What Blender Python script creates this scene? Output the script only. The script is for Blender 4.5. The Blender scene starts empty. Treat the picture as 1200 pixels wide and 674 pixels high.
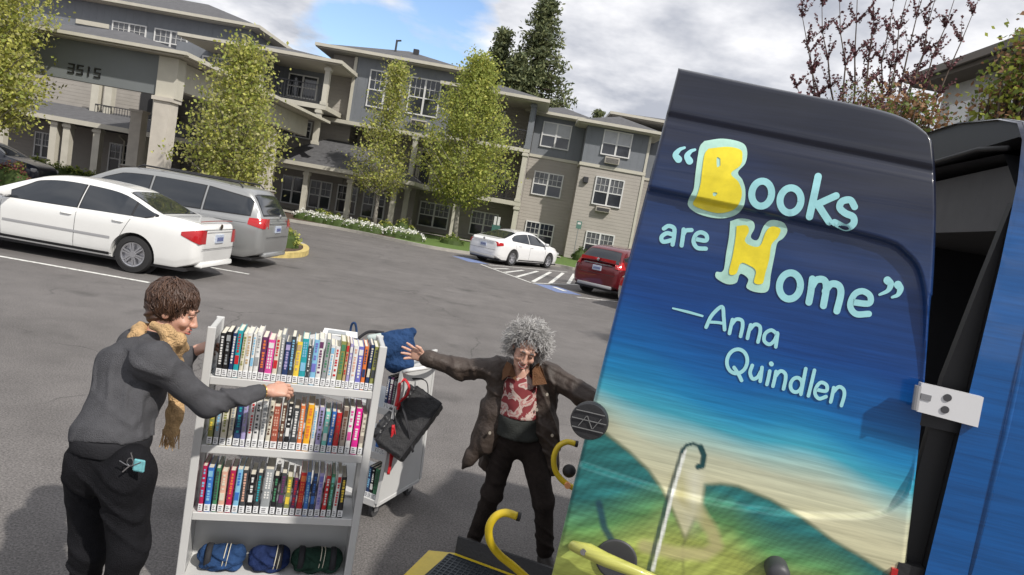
import bpy, math, random
import numpy as np
from mathutils import Vector, Matrix, noise as mnoise
from math import sin, cos, pi, radians, sqrt, atan2
random.seed(7); RNG = np.random.RandomState(11)
SC = bpy.context.scene
COL = SC.collection

# ------------------------------------------------------------------ camera
PITCH, ROLL, EYE, FPX = radians(6.1), radians(10.0), 2.15, 800.0
FW = np.array([0, cos(PITCH), -sin(PITCH)])
_r0 = np.array([1.0, 0, 0]); _u0 = np.array([0, sin(PITCH), cos(PITCH)])
RT = _r0*cos(ROLL) + _u0*sin(ROLL); UP = _u0*cos(ROLL) - _r0*sin(ROLL)
CAMP = np.array([0, 0, EYE])
cam = bpy.data.cameras.new('camera'); camo = bpy.data.objects.new('camera', cam); COL.objects.link(camo)
cam.lens = 24.0; cam.sensor_width = 36.0; cam.clip_end = 3000; cam.clip_start = 0.05
M = Matrix(((RT[0], UP[0], -FW[0], 0), (RT[1], UP[1], -FW[1], 0), (RT[2], UP[2], -FW[2], EYE), (0, 0, 0, 1)))
camo.matrix_world = M
SC.camera = camo
def ray(x, y): return FW + RT*((x-600)/FPX) - UP*((y-337)/FPX)
def at(x, y, Y):                       # photograph pixel -> point of the place at forward distance Y
    d = ray(x, y); return CAMP + d*(Y/d[1])
def px(P):
    v = np.asarray(P, float)-CAMP; z = v@FW
    return 600+FPX*(v@RT)/z, 337-FPX*(v@UP)/z

# ------------------------------------------------------------------ light
SUN_DIR = Vector((0.70, -0.64, 1.0)).normalized()     # towards the sun
sun = bpy.data.lights.new('sun', 'SUN'); suno = bpy.data.objects.new('sun', sun); COL.objects.link(suno)
sun.energy = 3.2; sun.angle = radians(1.2); sun.color = (1.0, 0.95, 0.88)
suno.rotation_euler = SUN_DIR.to_track_quat('Z', 'Y').to_euler(); suno.location = (5, -5, 30)
W = bpy.data.worlds.new('World'); SC.world = W; W.use_nodes = True
nt = W.node_tree; nt.nodes.clear()
def N(t, typ, **k):
    n = t.nodes.new(typ)
    for a, b in k.items(): setattr(n, a, b)
    return n
wo = N(nt, 'ShaderNodeOutputWorld'); bg = N(nt, 'ShaderNodeBackground'); bg.inputs[1].default_value = 0.145
sky = N(nt, 'ShaderNodeTexSky', sky_type='NISHITA'); sky.sun_disc = False
sky.sun_elevation = math.asin(SUN_DIR.z); sky.sun_rotation = atan2(SUN_DIR.x, SUN_DIR.y)
tc = N(nt, 'ShaderNodeTexCoord')
sep = N(nt, 'ShaderNodeSeparateXYZ'); nt.links.new(tc.outputs['Generated'], sep.inputs[0])
def mth(t, op, a, b=None, c=None, clamp=False):
    n = N(t, 'ShaderNodeMath', operation=op); n.use_clamp = clamp
    for i, v in enumerate((a, b, c)):
        if v is None: continue
        if isinstance(v, (int, float)): n.inputs[i].default_value = v
        else: t.links.new(v, n.inputs[i])
    return n.outputs[0]
# cloud layer: project the view direction on a flat ceiling
zz = mth(nt, 'MAXIMUM', sep.outputs[2], 0.0); zc = mth(nt, 'ADD', zz, 0.22)
cx = mth(nt, 'DIVIDE', sep.outputs[0], zc); cy = mth(nt, 'DIVIDE', sep.outputs[1], zc)
cmb = N(nt, 'ShaderNodeCombineXYZ'); nt.links.new(cx, cmb.inputs[0]); nt.links.new(cy, cmb.inputs[1])
n1 = N(nt, 'ShaderNodeTexNoise'); n1.inputs['Scale'].default_value = 1.9; n1.inputs['Detail'].default_value = 9; n1.inputs['Roughness'].default_value = 0.58; n1.inputs['Distortion'].default_value = 0.25
n2 = N(nt, 'ShaderNodeTexNoise'); n2.inputs['Scale'].default_value = 3.4; n2.inputs['Detail'].default_value = 7; n2.inputs['Roughness'].default_value = 0.55
nt.links.new(cmb.outputs[0], n1.inputs['Vector'])
off = N(nt, 'ShaderNodeVectorMath', operation='ADD'); off.inputs[1].default_value = (3.3, 1.7, 0.4)
nt.links.new(cmb.outputs[0], off.inputs[0]); nt.links.new(off.outputs[0], n2.inputs['Vector'])
def lobe(x, y, width):                 # a gap in the clouds around one direction of the sky
    d = Vector(ray(x, y)).normalized()
    v = N(nt, 'ShaderNodeVectorMath', operation='DOT_PRODUCT'); v.inputs[1].default_value = d
    nt.links.new(tc.outputs['Generated'], v.inputs[0])
    return mth(nt, 'SMOOTHSTEP' if False else 'MULTIPLY', mth(nt, 'SUBTRACT', v.outputs['Value'], math.cos(width), clamp=True), 1/(1-math.cos(width)), clamp=True)
gap = mth(nt, 'ADD', mth(nt, 'ADD', mth(nt, 'MULTIPLY', lobe(478, 25, 0.13), 0.31), mth(nt, 'MULTIPLY', lobe(395, 60, 0.10), 0.22)), mth(nt, 'MULTIPLY', lobe(560, -10, 0.12), 0.22))
cv = mth(nt, 'SUBTRACT', n1.outputs['Fac'], gap)
cr = N(nt, 'ShaderNodeValToRGB'); cr.color_ramp.elements[0].position = 0.17; cr.color_ramp.elements[1].position = 0.34
nt.links.new(cv, cr.inputs[0])
c2 = N(nt, 'ShaderNodeValToRGB'); c2.color_ramp.elements[0].position = 0.36; c2.color_ramp.elements[1].position = 0.66
c2.color_ramp.elements[0].color = (2.7, 2.85, 3.25, 1); c2.color_ramp.elements[1].color = (5.6, 5.6, 5.75, 1)
nt.links.new(n2.outputs['Fac'], c2.inputs[0])
blue = N(nt, 'ShaderNodeMix', data_type='RGBA', blend_type='MULTIPLY'); blue.inputs['Factor'].default_value = 1
nt.links.new(sky.outputs[0], blue.inputs[6]); blue.inputs[7].default_value = (0.95, 1.0, 1.08, 1)
mx = N(nt, 'ShaderNodeMix', data_type='RGBA'); nt.links.new(cr.outputs[0], mx.inputs['Factor'])
nt.links.new(blue.outputs[2], mx.inputs[6]); nt.links.new(c2.outputs[0], mx.inputs[7])
nt.links.new(mx.outputs[2], bg.inputs[0]); nt.links.new(bg.outputs[0], wo.inputs[0])
vs = SC.view_settings; vs.view_transform = 'Standard'; vs.look = 'None'; vs.exposure = 0.38; vs.gamma = 1.0; vs.use_curve_mapping = False

# ------------------------------------------------------------------ materials
MATS = {}
def mat(name, col, rough=0.6, metal=0.0, var=0.0, vscale=6.0, bump=0.0, bscale=40.0, coat=0.0, alpha=None, trans=0.0, spec=0.5):
    if name in MATS: return MATS[name]
    m = bpy.data.materials.new(name); m.use_nodes = True; t = m.node_tree
    b = t.nodes['Principled BSDF']; b.inputs['Base Color'].default_value = (*col, 1)
    b.inputs['Roughness'].default_value = rough; b.inputs['Metallic'].default_value = metal
    b.inputs['Coat Weight'].default_value = coat; b.inputs['Coat Roughness'].default_value = 0.04
    b.inputs['Specular IOR Level'].default_value = spec
    if trans: b.inputs['Transmission Weight'].default_value = trans
    co = N(t, 'ShaderNodeTexCoord')
    if var:
        n = N(t, 'ShaderNodeTexNoise'); n.inputs['Scale'].default_value = vscale; n.inputs['Detail'].default_value = 6; n.inputs['Roughness'].default_value = 0.65
        t.links.new(co.outputs['Object'], n.inputs['Vector'])
        r = N(t, 'ShaderNodeMapRange'); r.inputs[1].default_value = 0.3; r.inputs[2].default_value = 0.7
        r.inputs[3].default_value = 1-var; r.inputs[4].default_value = 1+var
        t.links.new(n.outputs['Fac'], r.inputs[0])
        h = N(t, 'ShaderNodeMix', data_type='RGBA', blend_type='MULTIPLY'); h.inputs['Factor'].default_value = 1
        h.inputs[6].default_value = (*col, 1); t.links.new(r.outputs[0], h.inputs[7]); t.links.new(h.outputs[2], b.inputs['Base Color'])
    if bump:
        n = N(t, 'ShaderNodeTexNoise'); n.inputs['Scale'].default_value = bscale; n.inputs['Detail'].default_value = 4
        t.links.new(co.outputs['Object'], n.inputs['Vector'])
        bp = N(t, 'ShaderNodeBump'); bp.inputs['Strength'].default_value = bump; bp.inputs['Distance'].default_value = 0.02
        t.links.new(n.outputs['Fac'], bp.inputs['Height']); t.links.new(bp.outputs[0], b.inputs['Normal'])
    MATS[name] = m; return m
def siding(name, col, pitch, axis):     # lap siding (axis z) or board and batten (axis x): real relief through bump
    m = mat(name, col, 0.75, var=0.07, vscale=1.3); t = m.node_tree; b = t.nodes['Principled BSDF']
    g = N(t, 'ShaderNodeNewGeometry'); s = N(t, 'ShaderNodeSeparateXYZ'); t.links.new(g.outputs['Position'], s.inputs[0])
    if axis == 'z': v = mth(t, 'FRACT', mth(t, 'DIVIDE', s.outputs[2], pitch))
    else:
        xy = mth(t, 'ADD', s.outputs[0], s.outputs[1]); f = mth(t, 'FRACT', mth(t, 'DIVIDE', xy, pitch)); v = mth(t, 'LESS_THAN', f, 0.16)
    bp = N(t, 'ShaderNodeBump'); bp.inputs['Strength'].default_value = 1.0; bp.inputs['Distance'].default_value = 0.03 if axis == 'z' else 0.02
    bp.invert = axis == 'z'
    t.links.new(v, bp.inputs['Height']); t.links.new(bp.outputs[0], b.inputs['Normal'])
    return m

# ------------------------------------------------------------------ mesh helpers
class MB:
    def __init__(s): s.v = []; s.f = []; s.m = []; s.mi = 0
    def add(s, vs, fs):
        o = len(s.v); s.v += [tuple(map(float, p)) for p in vs]; s.f += [tuple(o+i for i in f) for f in fs]; s.m += [s.mi]*len(fs); return s
    def box(s, x0, x1, y0, y1, z0, z1):
        return s.add([(x0,y0,z0),(x1,y0,z0),(x1,y1,z0),(x0,y1,z0),(x0,y0,z1),(x1,y0,z1),(x1,y1,z1),(x0,y1,z1)],
                     [(0,3,2,1),(4,5,6,7),(0,1,5,4),(1,2,6,5),(2,3,7,6),(3,0,4,7)])
    def obox(s, c, ex, ey, ez):         # oriented box: centre and half-axis vectors
        c, ex, ey, ez = map(lambda q: np.asarray(q, float), (c, ex, ey, ez))
        P = [c+a*ex+b*ey+d*ez for d in (-1,1) for b in (-1,1) for a in (-1,1)]
        return s.add(P, [(0,2,3,1),(4,5,7,6),(0,1,5,4),(1,3,7,5),(3,2,6,7),(2,0,4,6)])
    def rbox(s, x0, x1, y0, y1, z0, z1, r=0.01):   # box with chamfered edges
        xs = [(x0+r, x1-r), (x0, x1)]; V = []
        def pt(ix, iy, iz, k):
            a = [x0, x1][ix]; b = [y0, y1][iy]; c = [z0, z1][iz]; sx = r*(1-2*ix); sy = r*(1-2*iy); sz = r*(1-2*iz)
            return [(a, b+sy, c+sz), (a+sx, b, c+sz), (a+sx, b+sy, c)][k]
        idx = {}
        for ix in (0,1):
            for iy in (0,1):
                for iz in (0,1):
                    for k in range(3): idx[ix,iy,iz,k] = len(V); V.append(pt(ix,iy,iz,k))
        F = []
        def q(*a): F.append(tuple(idx[i] for i in a))
        q((0,0,0,0),(0,0,1,0),(0,1,1,0),(0,1,0,0)); q((1,0,0,0),(1,1,0,0),(1,1,1,0),(1,0,1,0))
        q((0,0,0,1),(1,0,0,1),(1,0,1,1),(0,0,1,1)); q((0,1,0,1),(0,1,1,1),(1,1,1,1),(1,1,0,1))
        q((0,0,0,2),(0,1,0,2),(1,1,0,2),(1,0,0,2)); q((0,0,1,2),(1,0,1,2),(1,1,1,2),(0,1,1,2))
        for z in (0,1):
            for x in (0,1): q((x,0,z,2),(x,1,z,2),(x,1,z,0),(x,0,z,0))
            for y in (0,1): q((0,y,z,2),(1,y,z,2),(1,y,z,1),(0,y,z,1))
        for x in (0,1):
            for y in (0,1): q((x,y,0,0),(x,y,1,0),(x,y,1,1),(x,y,0,1))
            for y in (0,1):
                for z in (0,1): q((x,y,z,0),(x,y,z,1),(x,y,z,2))
        return s.add(V, F)
    def prism(s, poly, ext):            # polygon (3D points) extruded by a vector
        n = len(poly); P = [np.asarray(p, float) for p in poly]; e = np.asarray(ext, float)
        return s.add(P+[p+e for p in P], [tuple(range(n))[::-1], tuple(range(n, 2*n))]+[(i,(i+1)%n,n+(i+1)%n,n+i) for i in range(n)])
    def tube(s, path, rad, n=8, cap=True, flat=1.0):
        P = [np.asarray(p, float) for p in path]; k = len(P)
        R = rad if hasattr(rad, '__len__') else [rad]*k
        T = [P[min(i+1,k-1)]-P[max(i-1,0)] for i in range(k)]; T = [t/(np.linalg.norm(t)+1e-9) for t in T]
        u = np.cross(T[0], (0,0,1.)); u = u if np.linalg.norm(u) > 1e-3 else np.array([1.,0,0]); u /= np.linalg.norm(u)
        V = []
        for i in range(k):
            u = u-T[i]*(u@T[i]); u /= np.linalg.norm(u)+1e-9; w = np.cross(T[i], u)
            for j in range(n):
                a = 2*pi*j/n; V.append(P[i]+R[i]*(u*cos(a)+w*sin(a)*flat))
        F = [(i*n+j, i*n+(j+1)%n, (i+1)*n+(j+1)%n, (i+1)*n+j) for i in range(k-1) for j in range(n)]
        if cap: F += [tuple(range(n))[::-1], tuple(range((k-1)*n, k*n))]
        return s.add(V, F)
    def disc(s, c, axis, r, h, n=24, r2=None):
        c = np.asarray(c, float); a = np.asarray(axis, float); a /= np.linalg.norm(a)
        return s.tube([c, c+a*h], [r, r if r2 is None else r2], n)
    def lathe(s, c, axis, prof, n=24):  # prof: (radius, height along axis)
        c = np.asarray(c, float); a = np.asarray(axis, float); a /= np.linalg.norm(a)
        u = np.cross(a, (0,0,1.)); u = u if np.linalg.norm(u) > 1e-3 else np.array([1.,0,0]); u /= np.linalg.norm(u); w = np.cross(a, u)
        V = [c+a*h+r*(u*cos(2*pi*j/n)+w*sin(2*pi*j/n)) for r, h in prof for j in range(n)]
        return s.add(V, [(i*n+j,i*n+(j+1)%n,(i+1)*n+(j+1)%n,(i+1)*n+j) for i in range(len(prof)-1) for j in range(n)])
    def build(s, name, m, parent=None, smooth=False, world=False, angle=None):
        me = bpy.data.meshes.new(name)
        V = np.array(s.v, float).reshape(-1, 3)
        if world and parent is not None:
            p = parent
            while p is not None: V = V-np.array(p.location); p = p.parent
        me.from_pydata(V.tolist(), [], s.f)
        ms = m if isinstance(m, (list, tuple)) else [m]
        for q in ms: me.materials.append(q)
        if len(ms) > 1: me.polygons.foreach_set('material_index', s.m)
        if smooth: me.shade_smooth()
        if smooth and angle: me.set_sharp_from_angle(angle=radians(angle))
        me.update()
        o = bpy.data.objects.new(name, me); COL.objects.link(o)
        if parent is not None: o.parent = parent
        return o
def tag(o, label=None, cat=None, group=None, kind=None):
    if label: o['label'] = label
    if cat: o['category'] = cat
    if group: o['group'] = group
    if kind: o['kind'] = kind
    return o
def empty(name, loc, label, cat, group=None, rz=0):
    o = bpy.data.objects.new(name, None); COL.objects.link(o); o.location = loc; o.rotation_euler = (0, 0, rz); o.empty_display_size = 0.2
    return tag(o, label, cat, group)
def copy_tree(o, parent=None):
    c = o.copy(); COL.objects.link(c)
    if parent is not None: c.parent = parent
    for ch in list(o.children): copy_tree(ch, c)
    return c
def sheet(pts, z, name, m, parent=None, world=True, kind=None):
    b = MB(); b.add([(x, y, z) for x, y in pts], [tuple(range(len(pts)))]); o = b.build(name, m, parent, world=world)
    if kind: o['kind'] = kind
    return o

# ------------------------------------------------------------------ implicit surfaces for bodies and cloth
def surfnet(F, org, h):
    s = F < 0; nx, ny, nz = F.shape
    C = {}; acc = np.zeros((nx-1, ny-1, nz-1, 3), np.float32); cnt = np.zeros((nx-1, ny-1, nz-1), np.float32)
    def cor(A, c): return A[c[0]:nx-1+c[0], c[1]:ny-1+c[1], c[2]:nz-1+c[2]]
    cs = [(a,b,c) for a in (0,1) for b in (0,1) for c in (0,1)]
    for a in cs:
        for ax in range(3):
            if a[ax]: continue
            b = list(a); b[ax] = 1; b = tuple(b)
            fa, fb = cor(F, a), cor(F, b); m = cor(s, a) != cor(s, b)
            t = np.where(m, fa/(fa-fb+1e-12), 0)
            for d in range(3): acc[..., d] += m*(a[d]+(t if d == ax else 0))
            cnt += m
    act = cnt > 0; idx = -np.ones(cnt.shape, np.int64); ii = np.argwhere(act); idx[act] = np.arange(len(ii))
    V = (acc[act]/cnt[act][:, None]+ii)*h+org
    Q = []
    for ax in range(3):
        o1, o2 = [(1,2),(2,0),(0,1)][ax]
        sl0 = [slice(None)]*3; sl1 = [slice(None)]*3; sl0[ax] = slice(0, -1); sl1[ax] = slice(1, None)
        ch = s[tuple(sl0)] != s[tuple(sl1)]; P = np.argwhere(ch)
        P = P[(P[:, o1] > 0) & (P[:, o2] > 0) & (P[:, o1] < F.shape[o1]-1) & (P[:, o2] < F.shape[o2]-1)]
        ins = s[P[:, 0], P[:, 1], P[:, 2]]
        def c(d1, d2):
            q = P.copy(); q[:, o1] -= d1; q[:, o2] -= d2; return idx[q[:, 0], q[:, 1], q[:, 2]]
        A = np.stack([c(1,1), c(0,1), c(0,0), c(1,0)], 1); A[~ins] = A[~ins][:, ::-1]
        Q.append(A)
    Q = np.concatenate(Q); Q = Q[(Q >= 0).all(1)]
    return V, Q
def sdf(P, pr, k):
    # P (...,3); primitives: ('c',a,b,ra,rb[,kk]) round cone, ('e',c,radii,R) ellipsoid, negative: ('-c'...), ('-e'...), ('-b',c,half,R) box
    d = None
    for q in pr:
        typ = q[0].lstrip('-')
        if typ == 'c':
            a, b = np.array(q[1], np.float32), np.array(q[2], np.float32); ab = b-a
            t = np.clip(((P-a)@ab)/(ab@ab+1e-9), 0, 1); e = np.linalg.norm(P-a-t[..., None]*ab, axis=-1)-(q[3]+(q[4]-q[3])*t)
        elif typ == 'e':
            R = np.array(q[3], np.float32) if len(q) > 3 and q[3] is not None else np.eye(3, dtype=np.float32); r = np.array(q[2], np.float32)
            L = (P-np.array(q[1], np.float32))@R; n0 = np.linalg.norm(L/r, axis=-1); n1_ = np.linalg.norm(L/(r*r), axis=-1)
            e = n0*(n0-1)/(n1_+1e-6)
        elif typ == 'b':
            R = np.array(q[3], np.float32); L = np.abs((P-np.array(q[1], np.float32))@R)-np.array(q[2], np.float32)
            e = np.linalg.norm(np.maximum(L, 0), axis=-1)+np.minimum(L.max(-1), 0)
        if d is None: d = e; continue
        if q[0][0] == '-':
            kk = k*0.35; d = np.maximum(d, -e)+np.maximum(kk-np.abs(d+e), 0)**2/(4*kk)
        else:
            d = np.minimum(d, e)-np.maximum(k-np.abs(d-e), 0)**2/(4*k)
    return d
def folds(P, amp, sc=1.0, ax=(1, 1, 1)):
    x, y, z = P[..., 0]*sc*ax[0], P[..., 1]*sc*ax[1], P[..., 2]*sc*ax[2]
    a = np.sin(9*x+14*z+2.2*np.sin(11*y+5*z))+0.6*np.sin(23*z-15*x+2*np.sin(13*x+3))+0.4*np.sin(37*y+19*z+1.5*np.sin(21*x))
    return amp*a/2
def blob(name, pr, m, parent, res=0.01, k=0.03, disp=None, pad=0.03, world=True, cut=None):
    pts = []
    for q in pr:
        if q[0][0] == '-': continue
        if q[0] == 'c':
            r = max(q[3], q[4]); pts += [np.array(q[1])-r, np.array(q[1])+r, np.array(q[2])-r, np.array(q[2])+r]
        else: r = max(q[2]); pts += [np.array(q[1])-r, np.array(q[1])+r]
    lo = np.min(pts, 0)-pad; hi = np.max(pts, 0)+pad
    n = np.ceil((hi-lo)/res).astype(int)+1
    g = np.stack(np.meshgrid(*[lo[i]+res*np.arange(n[i]) for i in range(3)], indexing='ij'), -1).astype(np.float32)
    F = sdf(g, pr, k)
    if disp is not None: F = F+disp(g)
    if cut is not None: F = np.maximum(F, cut(g))
    V, Q = surfnet(F, lo, res)
    if parent is not None and world:
        p = parent
        while p is not None: V = V-np.array(p.location); p = p.parent
    me = bpy.data.meshes.new(name); me.from_pydata(V.tolist(), [], Q.tolist()); me.materials.append(m); me.shade_smooth(); me.update()
    o = bpy.data.objects.new(name, me); COL.objects.link(o)
    if parent is not None: o.parent = parent
    return o
def join_into(dst, srcs):                # one mesh out of several shells of the same body
    V, Fc = [], []; base = 0
    for o in [dst]+srcs:
        me = o.data; V += [tuple(v.co) for v in me.vertices]; Fc += [tuple(base+i for i in p.vertices) for p in me.polygons]; base = len(V)
    me = bpy.data.meshes.new(dst.name); me.from_pydata(V, [], Fc); me.materials.append(dst.data.materials[0]); me.shade_smooth(); me.update()
    dst.data = me
    for o in srcs: bpy.data.objects.remove(o)
    return dst
# ------------------------------------------------------------------ the ground
def asphalt():
    m = mat('asphalt', (0.13, 0.12, 0.113), 0.88); t = m.node_tree; b = t.nodes['Principled BSDF']
    g = N(t, 'ShaderNodeNewGeometry')
    def no(sc, det=4, ro=0.6, lac=None):
        n = N(t, 'ShaderNodeTexNoise'); n.inputs['Scale'].default_value = sc; n.inputs['Detail'].default_value = det; n.inputs['Roughness'].default_value = ro
        t.links.new(g.outputs['Position'], n.inputs['Vector']); return n.outputs['Fac']
    def rng(v, a, b_, c, d):
        r = N(t, 'ShaderNodeMapRange'); t.links.new(v, r.inputs[0])
        for i, q in enumerate((a, b_, c, d)): r.inputs[i+1].default_value = q
        return r.outputs[0]
    big = rng(no(0.22, 6, 0.6), 0.3, 0.7, 0.80, 1.18); mid = rng(no(1.7, 9, 0.72), 0.3, 0.7, 0.82, 1.20); fine = rng(no(75, 3, 0.7), 0.32, 0.68, 0.50, 1.62)
    st = rng(no(0.9, 3, 0.5), 0.62, 0.72, 1.0, 0.72)
    v = N(t, 'ShaderNodeTexVoronoi'); v.inputs['Scale'].default_value = 55; t.links.new(g.outputs['Position'], v.inputs['Vector'])
    peb = rng(v.outputs['Distance'], 0.02, 0.13, 1.9, 1.0)
    # tarred crack lines and tyre-worn streaks along the lane
    sx = N(t, 'ShaderNodeMapping'); sx.inputs['Scale'].default_value = (0.12, 1.1, 1); t.links.new(g.outputs['Position'], sx.inputs[0])
    ns = N(t, 'ShaderNodeTexNoise'); ns.inputs['Scale'].default_value = 1.0; ns.inputs['Detail'].default_value = 4; t.links.new(sx.outputs[0], ns.inputs['Vector'])
    lane = rng(ns.outputs['Fac'], 0.35, 0.7, 0.95, 1.06)
    # hairline cracks and old oil drips
    nd = N(t, 'ShaderNodeTexNoise'); nd.inputs['Scale'].default_value = 1.1; nd.inputs['Detail'].default_value = 5; t.links.new(g.outputs['Position'], nd.inputs['Vector'])
    wv = N(t, 'ShaderNodeMix', data_type='RGBA', blend_type='ADD'); wv.inputs['Factor'].default_value = 0.9; t.links.new(g.outputs['Position'], wv.inputs[6]); t.links.new(nd.outputs['Color'], wv.inputs[7])
    vc = N(t, 'ShaderNodeTexVoronoi', feature='DISTANCE_TO_EDGE'); vc.inputs['Scale'].default_value = 0.23; t.links.new(wv.outputs[2], vc.inputs['Vector'])
    crack = rng(vc.outputs['Distance'], 0.0005, 0.0035, 0.55, 1.0); lim = rng(no(0.35, 2, 0.5), 0.47, 0.53, 0, 1); crack = mth(t, 'ADD', mth(t, 'MULTIPLY', crack, lim), mth(t, 'SUBTRACT', 1.0, lim))
    vo = N(t, 'ShaderNodeTexVoronoi'); vo.inputs['Scale'].default_value = 0.55; t.links.new(wv.outputs[2], vo.inputs['Vector']); oil = rng(vo.outputs['Distance'], 0.05, 0.14, 0.68, 1.0)
    x = mth(t, 'MULTIPLY', mth(t, 'MULTIPLY', big, crack), oil)
    for q in (mid, fine, st, peb, lane): x = mth(t, 'MULTIPLY', x, q)
    mixn = N(t, 'ShaderNodeMix', data_type='RGBA', blend_type='MULTIPLY'); mixn.inputs['Factor'].default_value = 1
    mixn.inputs[6].default_value = (0.128, 0.119, 0.114, 1); t.links.new(x, mixn.inputs[7]); t.links.new(mixn.outputs[2], b.inputs['Base Color'])
    bp = N(t, 'ShaderNodeBump'); bp.inputs['Strength'].default_value = 0.6; bp.inputs['Distance'].default_value = 0.006
    t.links.new(no(110, 2, 0.6), bp.inputs['Height']); t.links.new(bp.outputs[0], b.inputs['Normal'])
    return m
def paint_mat(name, col):               # worn road paint: the chips are real gaps of colour
    m = mat(name, col, 0.7); t = m.node_tree; b = t.nodes['Principled BSDF']; g = N(t, 'ShaderNodeNewGeometry')
    n = N(t, 'ShaderNodeTexNoise'); n.inputs['Scale'].default_value = 14; n.inputs['Detail'].default_value = 8; n.inputs['Roughness'].default_value = 0.75
    t.links.new(g.outputs['Position'], n.inputs['Vector'])
    r = N(t, 'ShaderNodeValToRGB'); r.color_ramp.elements[0].position = 0.36; r.color_ramp.elements[1].position = 0.50
    r.color_ramp.elements[0].color = (0.16, 0.15, 0.14, 1); r.color_ramp.elements[1].color = (*col, 1)
    t.links.new(n.outputs['Fac'], r.inputs[0]); t.links.new(r.outputs[0], b.inputs['Base Color']); return m
def grass_mat(name, c1, c2, sc=9):
    m = mat(name, c1, 0.9); t = m.node_tree; b = t.nodes['Principled BSDF']; g = N(t, 'ShaderNodeNewGeometry')
    n = N(t, 'ShaderNodeTexNoise'); n.inputs['Scale'].default_value = sc; n.inputs['Detail'].default_value = 7; n.inputs['Roughness'].default_value = 0.7
    t.links.new(g.outputs['Position'], n.inputs['Vector'])
    r = N(t, 'ShaderNodeValToRGB'); r.color_ramp.elements[0].position = 0.3; r.color_ramp.elements[1].position = 0.7
    r.color_ramp.elements[0].color = (*c1, 1); r.color_ramp.elements[1].color = (*c2, 1)
    t.links.new(n.outputs['Fac'], r.inputs[0]); t.links.new(r.outputs[0], b.inputs['Base Color']); return m
ASPH = asphalt(); WPAINT = paint_mat('white_road_paint', (0.72, 0.72, 0.68)); BPAINT = paint_mat('blue_road_paint', (0.16, 0.22, 0.42)); YPAINT = paint_mat('yellow_road_paint', (0.62, 0.45, 0.12))
GRASS = grass_mat('lawn', (0.05, 0.10, 0.02), (0.13, 0.20, 0.035)); MULCH = grass_mat('bark_mulch', (0.035, 0.022, 0.015), (0.12, 0.075, 0.05), 22)
CONC = mat('concrete', (0.38, 0.36, 0.32), 0.85, var=0.15, vscale=3, bump=0.2)
b = MB(); b.add([(-600,-400,0),(600,-400,0),(600,1500,0),(-600,1500,0)], [(0,1,2,3)])
tag(b.build('ground', ASPH), kind='structure')
# lawn and planting bed behind the kerb, sheet rising slightly to the building
KERB = [(-13.2,31.2),(-11.6,31.3),(-10.17,31.57),(-9.0,31.9),(-7.6,31.7),(-6.0,30.9),(-4.3,30.2),(-2.9,30.3),(-1.5,31.2),(0.2,32.3),(1.9,33.0),(2.9,32.6),(4.2,33.4),(9.0,36.4)]
def ribbon(line, w, z0, z1, name, m, parent=None, kind=None, side=1):
    P = np.array(line, float); T = np.gradient(P, axis=0); T /= np.linalg.norm(T, axis=1)[:, None]; Nn = np.stack([-T[:, 1], T[:, 0]], 1)*side
    A = P; B = P+Nn*w; k = len(P); b = MB()
    V = [(x,y,z0) for x,y in A]+[(x,y,z1) for x,y in A]+[(x,y,z1) for x,y in B]+[(x,y,z0) for x,y in B]
    F = []
    for i in range(k-1):
        for r in range(3): F.append((r*k+i, r*k+i+1, (r+1)*k+i+1, (r+1)*k+i))
    F += [(0,k,2*k,3*k), (k-1,4*k-1,3*k-1,2*k-1)]
    b.add(V, F); o = b.build(name, m, parent)
    if kind: o['kind'] = kind
    return o
def smooth_line(pts, n=6):
    P = [np.array(p, float) for p in pts]; P = [2*P[0]-P[1]]+P+[2*P[-1]-P[-2]]; out = []
    for i in range(1, len(P)-2):
        for t in np.linspace(0, 1, n, endpoint=False):
            a, b_, c, d = P[i-1], P[i], P[i+1], P[i+2]
            out.append(0.5*((2*b_)+(-a+c)*t+(2*a-5*b_+4*c-d)*t*t+(-a+3*b_-3*c+d)*t**3))
    out.append(P[-2]); return out
KL = smooth_line(KERB, 5)
ribbon(KL, 0.16, 0.0, 0.13, 'kerb', CONC, kind='structure')
def bed(line, yback, z0, z1, name, m, inset=0.16):
    P = np.array(line, float); b = MB(); n = len(P)
    V = [(x, y+inset, z0) for x, y in P]+[(x, yback, z1) for x, y in P]
    b.add(V, [(i, i+1, n+i+1, n+i) for i in range(n-1)]); o = b.build(name, m); o['kind'] = 'structure'; return o
bed(KL, 41.6, 0.125, 0.20, 'lawn', GRASS)
bl = [p for p in KL if p[0] < -5.4]
bed([(p[0], p[1]+0.22) for p in bl], 35.0, 0.135, 0.185, 'planting_bed', MULCH, 0.0)
sheet([(-14,35.02),(-6.2,35.02),(-6.2,41.5),(-14,41.5)], 0.225, 'porch_floor', CONC, kind='structure')
sheet([(-6.15,38.0),(2.4,38.0),(2.4,39.2),(-6.15,39.2)], 0.222, 'sidewalk', CONC, kind='structure')
# painted stall lines in the near lot (parallel stalls) and at the far kerb
MK = 0.004
for (y0, x1) in ((11.08,-5.9),(13.83,-5.35)):
    sheet([(-14,y0-.05),(x1,y0-.05),(x1,y0+.05),(-14,y0+.05)], MK, 'stall_line', WPAINT, kind='structure')
sheet([(-14,8.33),(-6.6,8.33),(-6.6,8.43),(-14,8.43)], MK, 'stall_line', WPAINT, kind='structure')
def pline(a, b_, w, name, m, z=MK):
    a = np.array(a); b_ = np.array(b_); t = (b_-a)/np.linalg.norm(b_-a); n = np.array([-t[1], t[0]])*w/2
    return sheet([a-n, b_-n, b_+n, a+n], z, name, m, kind='structure')
pline((-1.35,26.45),(0.62,22.55),.10,'hatch_border',WPAINT); pline((0.62,22.55),(2.75,25.6),.10,'hatch_border',WPAINT)
pline((-1.05,26.9),(2.35,30.6),.10,'hatch_border',WPAINT)
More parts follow.
